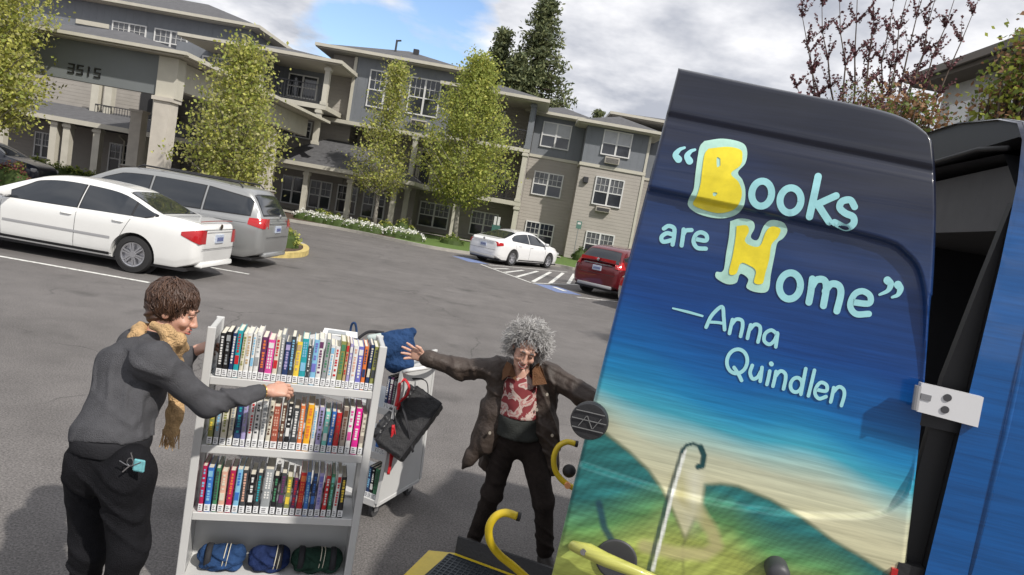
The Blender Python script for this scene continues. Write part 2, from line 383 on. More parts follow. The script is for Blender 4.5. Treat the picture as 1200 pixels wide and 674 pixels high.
for a, c in (((-0.25,26.6),(-0.80,25.6)),((0.32,27.15),(-0.36,24.7)),((0.92,28.02),(0.10,23.8)),((1.49,28.79),(0.66,23.0)),((2.08,29.59),(1.28,23.6)),((2.62,30.2),(1.98,24.6)),((2.9,28.4),(2.6,25.6))):
    pline(a, c, .14, 'hatch_bar', WPAINT, MK*2)
pline((-2.3,28.4),(-1.45,26.9),.9,'accessible_bay_marking',BPAINT); pline((1.1,22.75),(1.8,21.2),.9,'accessible_bay_marking',BPAINT)
sheet([at(x,y,1)[:2]*0 + np.array(q) for (x,y),q in zip([(0,0)]*4,[(1.28,22.4),(1.44,22.5),(1.78,21.75),(1.62,21.65)])], MK*3, 'wheelchair_symbol', WPAINT, kind='structure')
pline((2.0,20.6),(4.2,21.9),.10,'stall_line',WPAINT)
# parking island with yellow-painted kerb nose and mulch
IS = smooth_line([(-12,16.8),(-9,16.85),(-6.9,16.9),(-6.1,17.25),(-5.78,18.1),(-5.85,19.2),(-6.35,20.6),(-7.1,21.5),(-9,22.0),(-12,22.1)], 6)
kc = [p for p in IS if p[0] <= -6.5 and p[1] < 18]; yn = [p for p in IS if p[0] > -6.9 and p[1] < 20.9]; kb = [p for p in IS if p[0] <= -6.1 and p[1] > 20]
YK = mat('yellow_kerb_paint', (0.55, 0.43, 0.16), 0.75, var=0.3, vscale=5)
ribbon(kc, .16, 0, .14, 'kerb', CONC, kind='structure'); ribbon(yn, .17, 0, .145, 'kerb', YK, kind='structure'); ribbon(kb, .16, 0, .14, 'kerb', CONC, kind='structure')
b = MB(); n = len(IS); b.add([(x+(-.1 if x>-7 else 0), y, .12) for x, y in IS], [tuple(range(n))]); o = b.build('island_bed', MULCH); o['kind'] = 'structure'
# raised bed by the porte-cochere, far left
sheet([(-30,24),(-19,24),(-19,33),(-30,33)], .13, 'planting_bed', MULCH, kind='structure')

# ------------------------------------------------------------------ apartment building
TAN = siding('tan_lap_siding', (0.335, 0.31, 0.275), 0.19, 'z'); BLUE = siding('blue_grey_batten_siding', (0.175, 0.188, 0.208), 0.42, 'x')
TAUPE = siding('taupe_lap_siding', (0.30, 0.278, 0.25), 0.19, 'z'); PANEL = mat('grey_panel', (0.17, 0.185, 0.19), 0.7, var=0.06, vscale=1)
CREAM = mat('cream_trim', (0.52, 0.495, 0.42), 0.65, var=0.08, vscale=2); WHITE = mat('white_window_frame', (0.64, 0.64, 0.63), 0.45)
CURT = mat('curtained_glass', (0.11, 0.115, 0.125), 0.15, var=.5, vscale=2.5); PILLAR = mat('cream_stucco_pillar', (0.54, 0.50, 0.44), 0.8, var=0.1, vscale=2.5, bump=0.1)
SHING = mat('roof_shingle', (0.095, 0.095, 0.10), 0.9, var=0.25, vscale=4, bump=0.6, bscale=14)
GLASSD = mat('dark_window_glass', (0.030, 0.034, 0.042), 0.06, spec=0.8, var=0.35, vscale=1.1); BLIND = mat('window_blind', (0.42, 0.43, 0.45), 0.25, var=0.1, vscale=3)
RAIL = mat('dark_railing', (0.05, 0.05, 0.055), 0.5, 0.3); STONE = mat('stacked_stone', (0.30, 0.25, 0.21), 0.9, var=0.45, vscale=5, bump=0.8, bscale=9)
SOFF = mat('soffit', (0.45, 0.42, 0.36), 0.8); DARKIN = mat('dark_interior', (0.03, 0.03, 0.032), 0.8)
BD = empty('apartment_building', (-5, 41, 0), 'three storey senior apartment building with grey and tan siding across the car park', 'building')
def part(name, m, *boxes, parent=None):
    b = MB()
    for q in boxes: b.box(*q)
    return b.build(name, m, parent or BD, world=True)
def window(x0, x1, z0, z1, y, blind=False, grid=True, panes=2, ac=None):
    fr = MB(); t = .07; d = y-.07
    fr.box(x0-t, x1+t, d, y+.02, z1, z1+t); fr.box(x0-t, x1+t, d-.02, y+.02, z0-t, z0)
    fr.box(x0-t, x0, d, y+.02, z0, z1); fr.box(x1, x1+t, d, y+.02, z0, z1)
    zm = z0+(z1-z0)*.47
    w = (x1-x0)/panes
    for i in range(1, panes): fr.box(x0+i*w-.05, x0+i*w+.05, d, y+.01, z0, z1)
    fr.box(x0, x1, d+.012, y+.01, zm-.03, zm+.03)
    if grid:
        for i in range(panes):
            a = x0+i*w; k = 3 if w > .6 else 2
            for j in range(1, k): fr.box(a+w*j/k-.011, a+w*j/k+.011, d+.02, y, zm+.03, z1)
            fr.box(a, a+w, d+.02, y, (zm+z1)/2-.011, (zm+z1)/2+.011)
    f = fr.build('window', WHITE, BD, world=True)
    p = MB(); p.mi = 1 if blind else (2 if RNG.rand() < .6 else 0); p.box(x0, x1, d+.04, y-.005, zm, z1); p.mi = 0; p.box(x0, x1, d+.04, y-.005, z0, zm-.002)
    if blind and not grid: pass
    p.build('pane', [GLASSD, BLIND, CURT], f, world=True)
    return f
def ac_unit(x0, x1, z0, z1, y):
    b = MB(); b.rbox(x0, x1, y-.28, y+.01, z0, z1, .02); o = b.build('air_conditioner', mat('ac_beige', (.42,.39,.34), .6), BD, world=True)
    g = MB()
    for i in range(6): g.box(x0+.06, x1-.06, y-.29, y-.281, z0+.05+i*(z1-z0-.1)/6, z0+.07+i*(z1-z0-.1)/6)
    g.build('grille', RAIL, o, world=True)
def roof(x0, x1, y0, y1, z, pitch=.36, fas=.20, name='roof', hipx=True, hipl=True, hipr=True):
    b = MB(); h = min(x1-x0, y1-y0)/2; zt = z+fas; H = h*pitch
    if (x1-x0) >= (y1-y0):
        a = (x0+(h if hipl else 0), (y0+y1)/2, zt+H); c = (x1-(h if hipr else 0), (y0+y1)/2, zt+H)
    else: a = ((x0+x1)/2, y0+h, zt+H); c = ((x0+x1)/2, y1-h, zt+H)
    V = [(x0,y0,zt),(x1,y0,zt),(x1,y1,zt),(x0,y1,zt),a,c]
    F = [(0,1,5,4),(1,2,5),(2,3,4,5),(3,0,4)] if (x1-x0) >= (y1-y0) else [(0,1,4),(1,2,5,4),(2,3,5),(3,0,4,5)]
    b.add(V, F+[(3,2,1,0)]); r = b.build(name, SHING, BD, world=True)
    f = MB(); e = .14
    f.box(x0-e, x1+e, y0-e, y0+.03, z+.06, zt+.02); f.box(x0-e, x1+e, y1-.03, y1+e, z+.03, zt+.02)
    f.box(x0-e, x0+.03, y0+.032, y1-.032, z+.03, zt+.02); f.box(x1-.03, x1+e, y0+.032, y1-.032, z+.03, zt+.02)
    f.build('gutter', CREAM, r, world=True)
    s = MB(); s.box(x0+.031, x1-.031, y0+.031, y1-.031, z, z+.05); s.build('soffit', SOFF, r, world=True)
    return r
def railing(x0, x1, y, z, h=1.0, side=None):
    b = MB(); b.box(x0, x1, y-.03, y+.03, z+h-.05, z+h); b.box(x0, x1, y-.02, y+.02, z+.08, z+.12)
    n = int((x1-x0)/.14)
    for i in range(n+1): xx = x0+(x1-x0)*i/n; b.box(xx-.011, xx+.011, y-.011, y+.011, z+.12, z+h-.05)
    return b.build('railing', RAIL, BD, world=True)
def post(x, y, z0, z1, w=.26, m=None):
    b = MB(); b.box(x-w/2, x+w/2, y-w/2, y+w/2, z0, z1); b.box(x-w/2-.05, x+w/2+.05, y-w/2-.05, y+w/2+.05, z1-.2, z1-.06); b.box(x-w/2-.04, x+w/2+.04, y-w/2-.04, y+w/2+.04, z0, z0+.16)
    return b.build('post', m or CREAM, BD, world=True)
G0 = 0.05
# projecting right block
part('wall', TAN, (2.66,6.35,39.9,50,G0,5.58)); part('wall', BLUE, (2.68,6.33,39.92,50,5.76,7.9)); part('trim', CREAM, (2.58,6.43,39.84,50.02,5.58,5.76))
part('corner_trim', CREAM, (6.28,6.42,39.86,40.05,G0+.01,5.57), (6.27,6.41,39.88,40.05,5.77,7.88))
window(3.72,5.26,6.43,7.72,39.92, blind=True, grid=False); window(3.74,5.28,3.56,5.05,39.9); window(3.76,5.30,.62,1.86,39.9)
ac_unit(3.95,4.8,5.9,6.28,39.92); ac_unit(3.95,4.8,3.12,3.42,39.9)
b = MB(); b.rbox(2.95,3.25,39.7,39.9,4.6,4.95,.03); b.build('wall_lamp', RAIL, BD, world=True)
roof(2.15,6.95,39.35,50.5,7.86)
# setback wall to its left
part('wall', TAN, (-0.35,2.655,41.5,50,G0,5.70)); part('wall', BLUE, (-0.33,2.665,41.52,50,5.86,8.2)); part('trim', CREAM, (-0.35,2.57,41.44,50,5.70,5.86))
window(.22,1.82,6.45,7.8,41.52, blind=True, grid=False); window(.2,1.84,3.57,4.85,41.5); window(.22,1.82,.55,1.84,41.5)
roof(-0.9,3.3,40.95,50.4,8.14)
# middle with balconies
part('wall', TAUPE, (-10.6,-0.36,41.0,50,G0,8.4)); part('side_wall', TAUPE, (-0.56,-0.36,38.7,40.99,G0,2.6), (-0.56,-0.36,38.7,40.99,2.86,5.6))
part('side_wall', BLUE, (-0.56,-0.362,38.7,40.99,5.81,8.3))
part('balcony_deck', CREAM, (-6.9,-0.35,38.45,41.0,2.6,2.84)); part('balcony_deck', CREAM, (-5.05,-0.35,38.45,41.0,5.6,5.8))
window(-6.2,-4.52,.56,1.9,41); window(-3.08,-1.6,.56,1.88,41); window(-3.4,-1.6,3.6,4.9,41)
window(-3.9,-2.2,5.9,7.9,41, grid=False)
b = MB(); b.box(-6.85,-5.75,40.9,41.01,2.85,5.05); d_ = b.build('balcony_door', CREAM, BD, world=True)
b = MB(); b.box(-6.6,-6.0,40.87,40.905,3.0,4.85); b.build('pane', GLASSD, d_, world=True)
railing(-6.6,-4.0,38.55,2.84); railing(-3.8,-0.7,38.55,2.84); railing(-5.0,-0.7,38.55,5.8)
for x in (-6.72,-3.9,-0.52): post(x, 38.6, .2, 2.6)
post(-6.7,38.6,2.84,5.45); post(-3.9,38.6,2.84,5.6); post(-0.55,38.6,2.84,5.6); post(-0.55,38.6,5.8,8.3, m=BLUE)
roof(-5.6,0.15,37.9,50.3,8.3, pitch=.3)
# projecting top-floor bay
part('wall', BLUE, (-10.6,-5.1,38.5,46,5.62,9.2)); part('trim', CREAM, (-11.95,-5.0,38.42,41.0,5.42,5.62))
part('wall', TAN, (-12.0,-10.62,39.0,46,5.62,9.15)); window(-9.66,-7.98,6.64,8.52,38.5); window(-7.42,-5.80,6.64,8.52,38.5)
ac_unit(-7.1,-6.2,6.0,6.3,38.5); part('corner_trim', CREAM, (-10.68,-10.52,38.44,38.52,5.63,9.1))
roof(-12.6,-4.4,37.9,48,9.16, pitch=.30)
b = MB(); b.tube([(-9,40.5,10.1),(-9,40.5,10.8)], .06); b.tube([(-9,40.5,10.75),(-8.75,40.5,10.8)], .05); b.build('vent_pipe', RAIL, BD, world=True)
b = MB(); b.box(-8.0,-7.7,40.6,40.9,10.1,10.5); b.build('roof_vent', RAIL, BD, world=True)
# top-floor balcony on the left with slab and posts
part('wall', BLUE, (-15.0,-10.63,39.06,47,5.95,8.6)); part('wall', TAUPE, (-15.0,-10.64,39.5,47,G0,5.7)); part('balcony_deck', CREAM, (-20.4,-11.1,35.9,39.05,5.72,5.96))
part('side_wall', BLUE, (-15.1,-14.98,36.3,39.05,5.97,8.0))
window(-14.3,-12.75,6.5,7.65,39.06, grid=False); railing(-14.6,-11.4,36.1,5.96); post(-14.69,36.05,5.96,7.95); post(-11.27,36.05,5.96,7.9); post(-11.45,36.05,3.9,5.72)
roof(-18.7,-10.55,35.4,47,8.0, pitch=.22)
window(-14.6,-12.9,4.35,5.2,39.5)
window(-19.0,-17.4,6.1,7.7,38.6, grid=False); railing(-18.5,-15.0,36.1,5.96)
part('wall', BLUE, (-20.6,-15.12,38.6,47,5.97,8.3))
# ground-floor porch
part('porch_beam', CREAM, (-13.3,-6.3,36.15,36.4,2.45,2.7)); 
for x in (-11.7,-9.35,-7.0): post(x, 36.3, .2, 2.45)
post(-13.6,36.3,.2,2.45)
b = MB(); z = 2.86
V = [(-13.9,35.7,z),(-6.0,35.7,z),(-6.0,40.99,z),(-13.9,40.99,z),(-11.8,39.4,4.5),(-8.9,39.4,4.5),(-11.8,40.99,4.5),(-8.9,40.99,4.5)]
b.add(V, [(0,1,5,4),(1,2,7,5),(0,4,6,3),(4,5,7,6),(3,2,1,0)]); pr = b.build('porch_roof', SHING, BD, world=True)
b = MB(); b.box(-14.0,-5.9,35.55,35.72,z-.18,z+.02); b.box(-6.02,-5.88,35.722,40.9,z-.18,z+.02); b.build('gutter', CREAM, pr, world=True)
part('wall', TAUPE, (-16,-10.62,39.5,39.6,G0,2.8)) if False else None
part('wall', TAUPE, (-10.62,-6.4,39.52,40.99,G0,2.8))
for x0, x1, g_ in ((-14.0,-12.9,0),(-12.4,-11.25,1),(-10.8,-9.75,1),(-9.28,-8.1,1)): window(x0, x1, .55, 2.02, 39.5, grid=bool(g_))
# long left wing
part('wall', BLUE, (-34,-17.2,40.0,50,7.0,9.9)); part('wall', TAUPE, (-34,-15.0,39.5,49,G0,5.7)); part('wall', TAUPE, (-34,-20.62,38.6,39.49,3.1,6.98))
window(-25.05,-23.2,7.7,8.95,40); window(-22.6,-20.8,7.7,8.95,40)
roof(-36,-16.6,39.4,51,9.82, pitch=.33); part('trim', CREAM, (-27.2,-25.3,39.93,39.99,8.5,8.75))
# left porch: roof strip, gutter, posts and windows, balcony railing above
b = MB(); b.add([(-34,33.8,2.95),(-15.2,33.8,2.95),(-15.2,37.2,3.75),(-34,37.2,3.75),(-34,37.2,2.7),(-15.2,37.2,2.7)], [(0,1,2,3),(0,4,5,1),(1,5,2)]); pr = b.build('porch_roof', SHING, BD, world=True)
b = MB(); b.box(-34,-15.1,33.62,33.81,2.74,2.97); b.build('gutter', CREAM, pr, world=True)
part('wall', TAUPE, (-34,-19.6,37.0,38.59,G0,2.7)); part('balcony_deck', CREAM, (-34,-16,37.0,38.6,2.95,3.1)) if False else None
for x in (-26.2,-23.6,-22.95,-21.45,-19.2): post(x, 34.0, .1, 2.72, w=.34)
for x in (-22.9,-23.6): post(x, 36.9, 3.3, 6.2, w=.4)
window(-26.67,-25.95,.78,2.0,37); window(-22.6,-21.45,.67,2.1,37)
b = MB(); b.tube([(-22.15,36.85,2.6),(-21.85,36.9,2.35),(-21.85,36.9,.4)], .05); b.build('downpipe', CREAM, BD, world=True)
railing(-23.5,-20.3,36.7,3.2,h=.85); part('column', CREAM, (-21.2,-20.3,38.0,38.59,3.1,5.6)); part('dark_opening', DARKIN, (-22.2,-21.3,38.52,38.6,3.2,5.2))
# further wing to the right, behind
part('wall', TAUPE, (6.38,16,43,54,G0,5.6)); part('wall', BLUE, (6.38,16,43.02,54,5.75,8.3)); part('trim', CREAM, (6.43,16,42.95,54,5.6,5.75))
roof(4.3,16.5,44.0,56,9.3,pitch=.2); roof(6.96,16.5,42.4,43.9,8.3,pitch=.1)
window(8,9.5,3.5,5,43); window(8,9.5,6.4,7.7,43.02); window(11,12.5,3.5,5,43); window(11,12.5,6.4,7.7,43.02); window(8,9.5,.6,1.9,43)
b = MB(); b.tube([(6.5,42.9,G0),(6.5,42.9,8)], .05); b.build('downpipe', CREAM, BD, world=True)
# porte-cochere with the address panel
PC = BD
part('sign_panel', PANEL, (-18.6,-12.2,22.0,22.3,3.9,5.12)); part('portico_beam', CREAM, (-12.18,-11.55,21.9,22.4,3.85,5.1), (-12.18,-11.8,22.41,35.6,4.2,5.1))
part('side_panel', PILLAR, (-12.14,-11.6,21.93,22.0-.005,3.86,5.08)) if False else None
def pillar(x, y, w=.52, top=3.85):
    b = MB(); b.box(x-w/2, x+w/2, y-w/2, y+w/2, 1.25, top); b.box(x-w/2-.06, x+w/2+.06, y-w/2-.06, y+w/2+.06, top-.001-.12, top-.001)
    p = b.build('pillar', PILLAR, PC, world=True)
    s = MB(); s.rbox(x-w/2-.14, x+w/2+.14, y-w/2-.14, y+w/2+.14, 0, 1.2, .02); s.build('stone_base', STONE, p, world=True)
    s = MB(); s.rbox(x-w/2-.19, x+w/2+.19, y-w/2-.19, y+w/2+.19, 1.2, 1.27, .02); s.build('cap', CONC, p, world=True)
for x, y in ((-11.9,22.1),(-12.25,32.0),(-18.4,22.1),(-18.4,32.0)): pillar(x, y)
roof(-19.4,-11.2,21.5,36.8,5.12,pitch=.24,fas=.14)
# address numerals on the panel
def seg_digit(b, x, z, d, w=.20, h=.30, t=.042, y=21.965):
    S = {'9':'abcdfg','5':'acdfg','1':'bc','3':'abcdg','0':'abcdef'}[d]
    R = dict(a=(0,w,h-t,h), g=(0,w,h/2-t/2,h/2+t/2), d=(0,w,0,t), f=(0,t,h/2,h), e=(0,t,0,h/2), b=(w-t,w,h/2,h), c=(w-t,w,0,h/2))
    if d == '1': x -= .08
    for k, s_ in enumerate(S): q = R[s_]; b.box(x+q[0], x+q[1], y-.001*k, 22.0-.002, z+q[2], z+q[3])
for i, d in enumerate('3515'):
    b = MB(); q = at(84+(i)*10.2, 79+i*1.9, 22.0); seg_digit(b, q[0]-.1, q[2]-.18, d); b.build('address_numeral', mat('black_numerals', (.015,.015,.015), .5), BD, world=True)

PCH = empty('patio_chair', (-1.6, 39.6, 2.85), 'dark patio chair on the first floor balcony beside the tan block', 'chair')
b = MB(); b.rbox(-.25,.25,-.25,.25,.40,.44,.01); b.build('seat', RAIL, PCH); b = MB(); b.rbox(-.25,.25,.22,.26,.45,.95,.01); b.build('backrest', RAIL, PCH)
for x in (-.23,.23):
    for y in (-.22,.23): b = MB(); b.tube([(x,y,0),(x,y,.41)], .02, 6); b.build('leg', RAIL, PCH)
# neighbouring building behind the van, top right
B2 = empty('neighbouring_house', (14, 22, 0), 'pale house with deep dark eaves rising behind the hedge at right', 'house')
b = MB(); b.box(16.7,32,17.5,30.2,0,10.6); b.build('wall', mat('pale_wall', (.42,.42,.40), .8, var=.1), B2, world=True)
b = MB(); b.box(15.6,33,16.5,31.2,10.8,11.05); b.add([(15.6,16.5,11.06),(33,16.5,11.06),(33,31.2,11.06),(15.6,31.2,11.06),(22,23.8,13),(27,23.8,13)], [(0,1,5,4),(1,2,5),(2,3,4,5),(3,0,4)]); r_ = b.build('roof', SHING, B2, world=True)
b = MB(); b.box(15.5,15.599,16.5,31.2,10.78,11.08); b.box(15.5,33,31.201,31.3,10.78,11.08); b.build('gutter', mat('brown_fascia', (.15,.13,.11), .7), r_, world=True)
b = MB(); b.box(15.7,32.9,16.6,31.1,10.6,10.79); b.build('soffit', mat('dark_soffit', (.10,.085,.07), .8), r_, world=True)
for y in (20,24.5,28): 
    b = MB(); b.box(16.6,16.72,y,y+1.3,8.2,9.7); b.build('window', WHITE, B2, world=True)

# ------------------------------------------------------------------ signs by the far stalls
def sign(x, y, h, w, hh, m1, label, fold=False):
    s = empty('parking_sign', (x, y, 0.15), label, 'sign')
    b = MB(); b.tube([(0,0,0),(0,0,h)], .025, 6); b.build('post', mat('galvanised_post', (.35,.36,.36), .5, .6), s)
    b = MB(); b.rbox(-w/2, w/2, -.045, -.03, h-hh, h-.02, .006); p = b.build('sign_plate', m1, s)
    b = MB(); b.box(-w*.3, w*.3, -.05, -.046, h-hh*.45, h-hh*.2); b.build('sign_marking', WHITE, p)
sign(3.12,38.9,2.25,.3,.45,mat('green_sign',(.10,.20,.17),.5),'slim green accessible parking sign against the tan corner block')
q = at(582,262,36); s2 = empty('flag_banner', (q[0],36,.15), 'small green marker post with white plate behind white hybrid sedan roof', 'sign')
b = MB(); b.tube([(0,0,0),(0,0,1.2)], .03, 6); b.build('post', mat('green_post', (.05,.14,.12), .6), s2)
b = MB(); b.rbox(-.22,.22,-.05,-.03,.75,1.25,.01); b.build('green_plate', mat('green_plate', (.05,.14,.12), .6), s2)
b = MB(); b.box(-.16,-.03,-.06,-.03,1.26,1.7); b.box(.03,.16,-.06,-.03,1.26,1.7); b.build('white_plate', WHITE, s2)
# ------------------------------------------------------------------ vehicles
TYRE = mat('tyre_rubber', (.022,.022,.023), .85); RIMM = mat('alloy_rim', (.50,.50,.52), .35, .85); TRIMB = mat('black_trim', (.02,.02,.022), .5)
CGLASS = mat('car_glass', (.018,.022,.028), .04, spec=0.9); REDL = mat('red_lamp', (.42,.012,.015), .18, coat=.6); CLRL = mat('clear_lamp', (.55,.55,.58), .15, coat=.6)
PLATE = mat('licence_plate', (.45,.50,.60), .4, var=.3, vscale=30); CHROME = mat('chrome_badge', (.6,.6,.62), .15, 1.0); CHROMED = mat('dark_badge', (.08,.06,.04), .3, .5)
def ip(prof, x): return np.interp(x, [p[0] for p in prof], [p[1] for p in prof])
def cat1(prof, n=8):                    # smooth a profile
    L_ = smooth_line([(p[0], p[1]) for p in prof], n); A = np.array(L_); A = A[np.argsort(A[:, 0], kind='stable')]; return [tuple(a) for a in A]
def car(name, label, cat, paint, S, loc, rz, group=None):
    T = empty(name, (*loc, 0), label, cat, group, rz)
    top, belt, wid = cat1(S['top']), cat1(S['belt']), cat1(S['wid']); zb, RW = S['zb'], S['roofw']; L = S['L']
    def sec(x):
        w = float(ip(wid, x)); zt = float(ip(top, x)); be = min(float(ip(belt, x)), zt-.03); g = min(max((zt-be-.1)/.32, 0), 1); wt = (w-.10)*(1-g)+RW*g
        zb_ = zb+max(0, abs(x)-L/2+.35)*.35
        h = be-zb_
        pts = [(0,zb_),(w*.84,zb_),(w*.955,zb_+.07),(w*.99,zb_+.30*h),(w,zb_+.62*h),(w*.992,zb_+.86*h),(w-.035,be),(w-.055,be+.018)]
        side0 = (w-.055, be+.018); d = zt-be-.018
        side1 = (wt+.03*g, be+.018+d*(.80 if g > .2 else .5)); pts += [(side0[0]*(1-f)+side1[0]*f+.012*g*sin(pi*f), side0[1]*(1-f)+side1[1]*f) for f in (.25,.5,.75,1)]
        pts += [(wt-.03, be+.018+d*.92), (wt-.12, be+.018+d*.972), (wt*.55, be+.018+d*.994), (0, zt)]
        return pts
    def fine(x):
        P = smooth_line(sec(x), 3); return [(max(p[0], 0), p[1]) for p in P]
    ends = [0,.008,.025,.06,.11]
    xs = sorted(set([-L/2+e for e in ends]+[L/2-e for e in ends]+list(np.linspace(-L/2+.15, L/2-.15, 96))))
    b = MB(); V = []; n = None
    for x in xs:
        P = fine(x); n = len(P)
        k = 1.0; e = L/2-abs(x)
        if e < .12: k = .80+.20*sqrt(max(0, 1-(1-e/.12)**2))
        zm = .60
        for y, z in P: V.append((x, y*k, zm+(z-zm)*(.86+.14*(k-.8)/.2)))
        for y, z in P[-2:0:-1]: V.append((x, -y*k, zm+(z-zm)*(.86+.14*(k-.8)/.2)))
    m_ = 2*n-2
    F = [(i*m_+j, i*m_+(j+1)%m_, (i+1)*m_+(j+1)%m_, (i+1)*m_+j) for i in range(len(xs)-1) for j in range(m_)]
    F += [tuple(range(m_))[::-1], tuple(range((len(xs)-1)*m_, len(xs)*m_))]
    b.add(V, [f[::-1] for f in F]); body = b.build('body', paint, T, smooth=True)
    # wheel arches
    wr = S['wr']; cut = MB()
    for wx in S['wx']:
        for s in (-1, 1): cut.disc((wx, s*(S['W']/2-.30), wr), (0, s, 0), wr+.055, .5, 40)
    co = cut.build('arch_cut', paint); md = body.modifiers.new('a', 'BOOLEAN'); md.operation = 'DIFFERENCE'; md.object = co; md.solver = 'EXACT'
    co.parent = T; bpy.context.view_layer.update(); dg = bpy.context.evaluated_depsgraph_get(); me = bpy.data.meshes.new_from_object(body.evaluated_get(dg))
    body.modifiers.clear(); body.data = me; me.shade_smooth(); me.set_sharp_from_angle(angle=radians(38)); bpy.data.objects.remove(co)
    yW = S['W']/2
    b = MB()
    for wx in S['wx']:
        for s in (-1, 1): b.disc((wx, s*(yW-.27), wr), (0, s, 0), wr+.05, .015, 32)
    b.box(-L/2+.2, L/2-.2, -yW+.12, yW-.12, zb-.04, zb+.02)
    b.build('wheel_wells', TRIMB, T)
    for wx in S['wx']:
        for s in (-1, 1):
            w = MB(); w.lathe((wx, s*(yW-.245), wr), (0, s, 0), [(wr*.62,0),(wr*.93,0),(wr,.04),(wr,.17),(wr*.95,.205),(wr*.70,.215),(wr*.64,.19)], 36); wo_ = w.build('wheel', TYRE, T, smooth=True, angle=50)
            r = MB(); c = np.array((wx, s*(yW-.045), wr)); R = wr*.65
            r.lathe(c-np.array((0,s*.06,0)), (0,s,0), [(R,.035),(R,.06),(R*.90,.055),(R*.88,0.0),(0.001,0.0)], 36)
            ns = S.get('spokes', 7)
            for i in range(ns):
                for dd in ((-.13,.13) if S.get('twin') else (0,)):
                    a = 2*pi*i/ns+.3; e0 = np.array((cos(a+dd*2.2),0,sin(a+dd*2.2)))*R*.22; e1 = np.array((cos(a+dd),0,sin(a+dd)))*R*.95
                    t = (e1-e0); ln = np.linalg.norm(t); t /= ln; q = np.cross(t,(0,1,0))
                    r.obox(c-np.array((0,s*.012,0))+(e0+e1)/2, t*ln/2, (0,.012,0), q*R*(.09 if not S.get('twin') else .055))
            r.disc(c-np.array((0,s*.03,0)), (0,s,0), R*.25, .035, 20)
            r.build('rim', RIMM, wo_, smooth=True, angle=30)
    def sideY(x, z):
        P = [(y, q) for y, q in fine(x)]; P = P[3:]
        zs = [q for y, q in P]; ys = [y for y, q in P]; o = np.argsort(zs, kind='stable'); return float(np.interp(z, np.array(zs)[o], np.array(ys)[o]))
    def topZ(x, y):
        P = fine(x)[-20:]; ys = np.array([p[0] for p in P]); zs = np.array([p[1] for p in P]); o = np.argsort(ys); return float(np.interp(y, ys[o], zs[o]))
    def span(x):
        w = float(ip(wid, x)); zt = float(ip(top, x)); be = min(float(ip(belt, x)), zt-.03); g = min(max((zt-be-.1)/.32, 0), 1); return be+.03, be+.018+(zt-be-.018)*.80, (w-.10)*(1-g)+RW*g
    def side_patch(name, lo, hi, m, off=.004, nx=22, nz=7, parent=None, s=None, split=None):
        outs = []
        for sg in ((-1, 1) if s is None else (s,)):
            b = MB(); x0, x1 = lo[0][0], lo[-1][0]
            X = np.linspace(x0, x1, nx); V = []
            for x in X:
                a, c = float(ip(lo, x)), float(ip(hi, x))
                if 'window' in name: lo_, hi_, _ = span(x); c = min(c, hi_); a = min(max(a, lo_), c-.004)
                for j in range(nz): z = a+(c-a)*j/(nz-1); V.append((x, sg*(sideY(x, z)+off), z))
            F = [(i*nz+j, (i+1)*nz+j, (i+1)*nz+j+1, i*nz+j+1) for i in range(nx-1) for j in range(nz-1)]
            if sg > 0: F = [f[::-1] for f in F]
            b.add(V, F); outs.append(b.build(name, m, parent or T, smooth=True))
        return outs
    def top_patch(name, x0, x1, yf, m, off=.005, nx=16, ny=13, z=None):
        b = MB(); V = []
        for i in range(nx):
            x = x0+(x1-x0)*i/(nx-1); hw = min(yf(i/(nx-1)), span(x)[2]-.045)
            for j in range(ny): y = -hw+2*hw*j/(ny-1); V.append((x+np.sign(x0+x1)*off*.6, y, topZ(x, abs(y))+off))
        b.add(V, [(i*ny+j, (i+1)*ny+j, (i+1)*ny+j+1, i*ny+j+1) for i in range(nx-1) for j in range(ny-1)]); return b.build(name, m, T, smooth=True)
    for lo, hi in S['side_glass']:
        d = .022
        side_patch('window_seal', [(p[0]+(-d if i == 0 else d if i == len(lo)-1 else 0), p[1]-d) for i, p in enumerate(lo)], [(p[0]+(-d if i == 0 else d if i == len(hi)-1 else 0), p[1]+d) for i, p in enumerate(hi)], TRIMB, .003)
        side_patch('side_window', lo, hi, CGLASS, .007, 26)
    for nm, x0, x1, a, c in S['top_glass']:
        top_patch('glass_surround', x0-.02, x1+.02, lambda t: a*(1-t)+c*t+.03, TRIMB, .002); top_patch(nm, x0, x1, lambda t: a*(1-t)+c*t, CGLASS, .006)
    for x0, z0, x1, z1 in S.get('seams', []):   # door gaps
        b = MB()
        for sg in (-1, 1):
            P = [(x0+(x1-x0)*t, sg*(sideY(x0+(x1-x0)*t, z0+(z1-z0)*t)+.0005), z0+(z1-z0)*t) for t in np.linspace(0, 1, 10)]; b.tube(P, .0045, 4)
        b.build('door_gap', TRIMB, T)
    for x, z in S.get('handles', []):
        for sg in (-1, 1):
            b = MB(); y = sg*(sideY(x, z)+.02); b.tube([(x-.09, y-sg*.015, z), (x-.07, y, z), (x+.07, y, z), (x+.09, y-sg*.015, z)], .013, 8); b.build('door_handle', paint, T, smooth=True)
    if S.get('mould'):
        z, x0, x1 = S['mould']; side_patch('side_moulding', [(x0, z-.018), (x1, z-.018)], [(x0, z+.018), (x1, z+.018)], mat('grey_moulding', (.34,.34,.35), .5), .010, 20, 2)
    side_patch('sill', [(S['wx'][0]+wr+.08, zb+.0), (S['wx'][1]-wr-.08, zb+.0)], [(S['wx'][0]+wr+.08, zb+.09), (S['wx'][1]-wr-.08, zb+.09)], TRIMB, .006, 16, 3)
    mx_ = S['mirror']
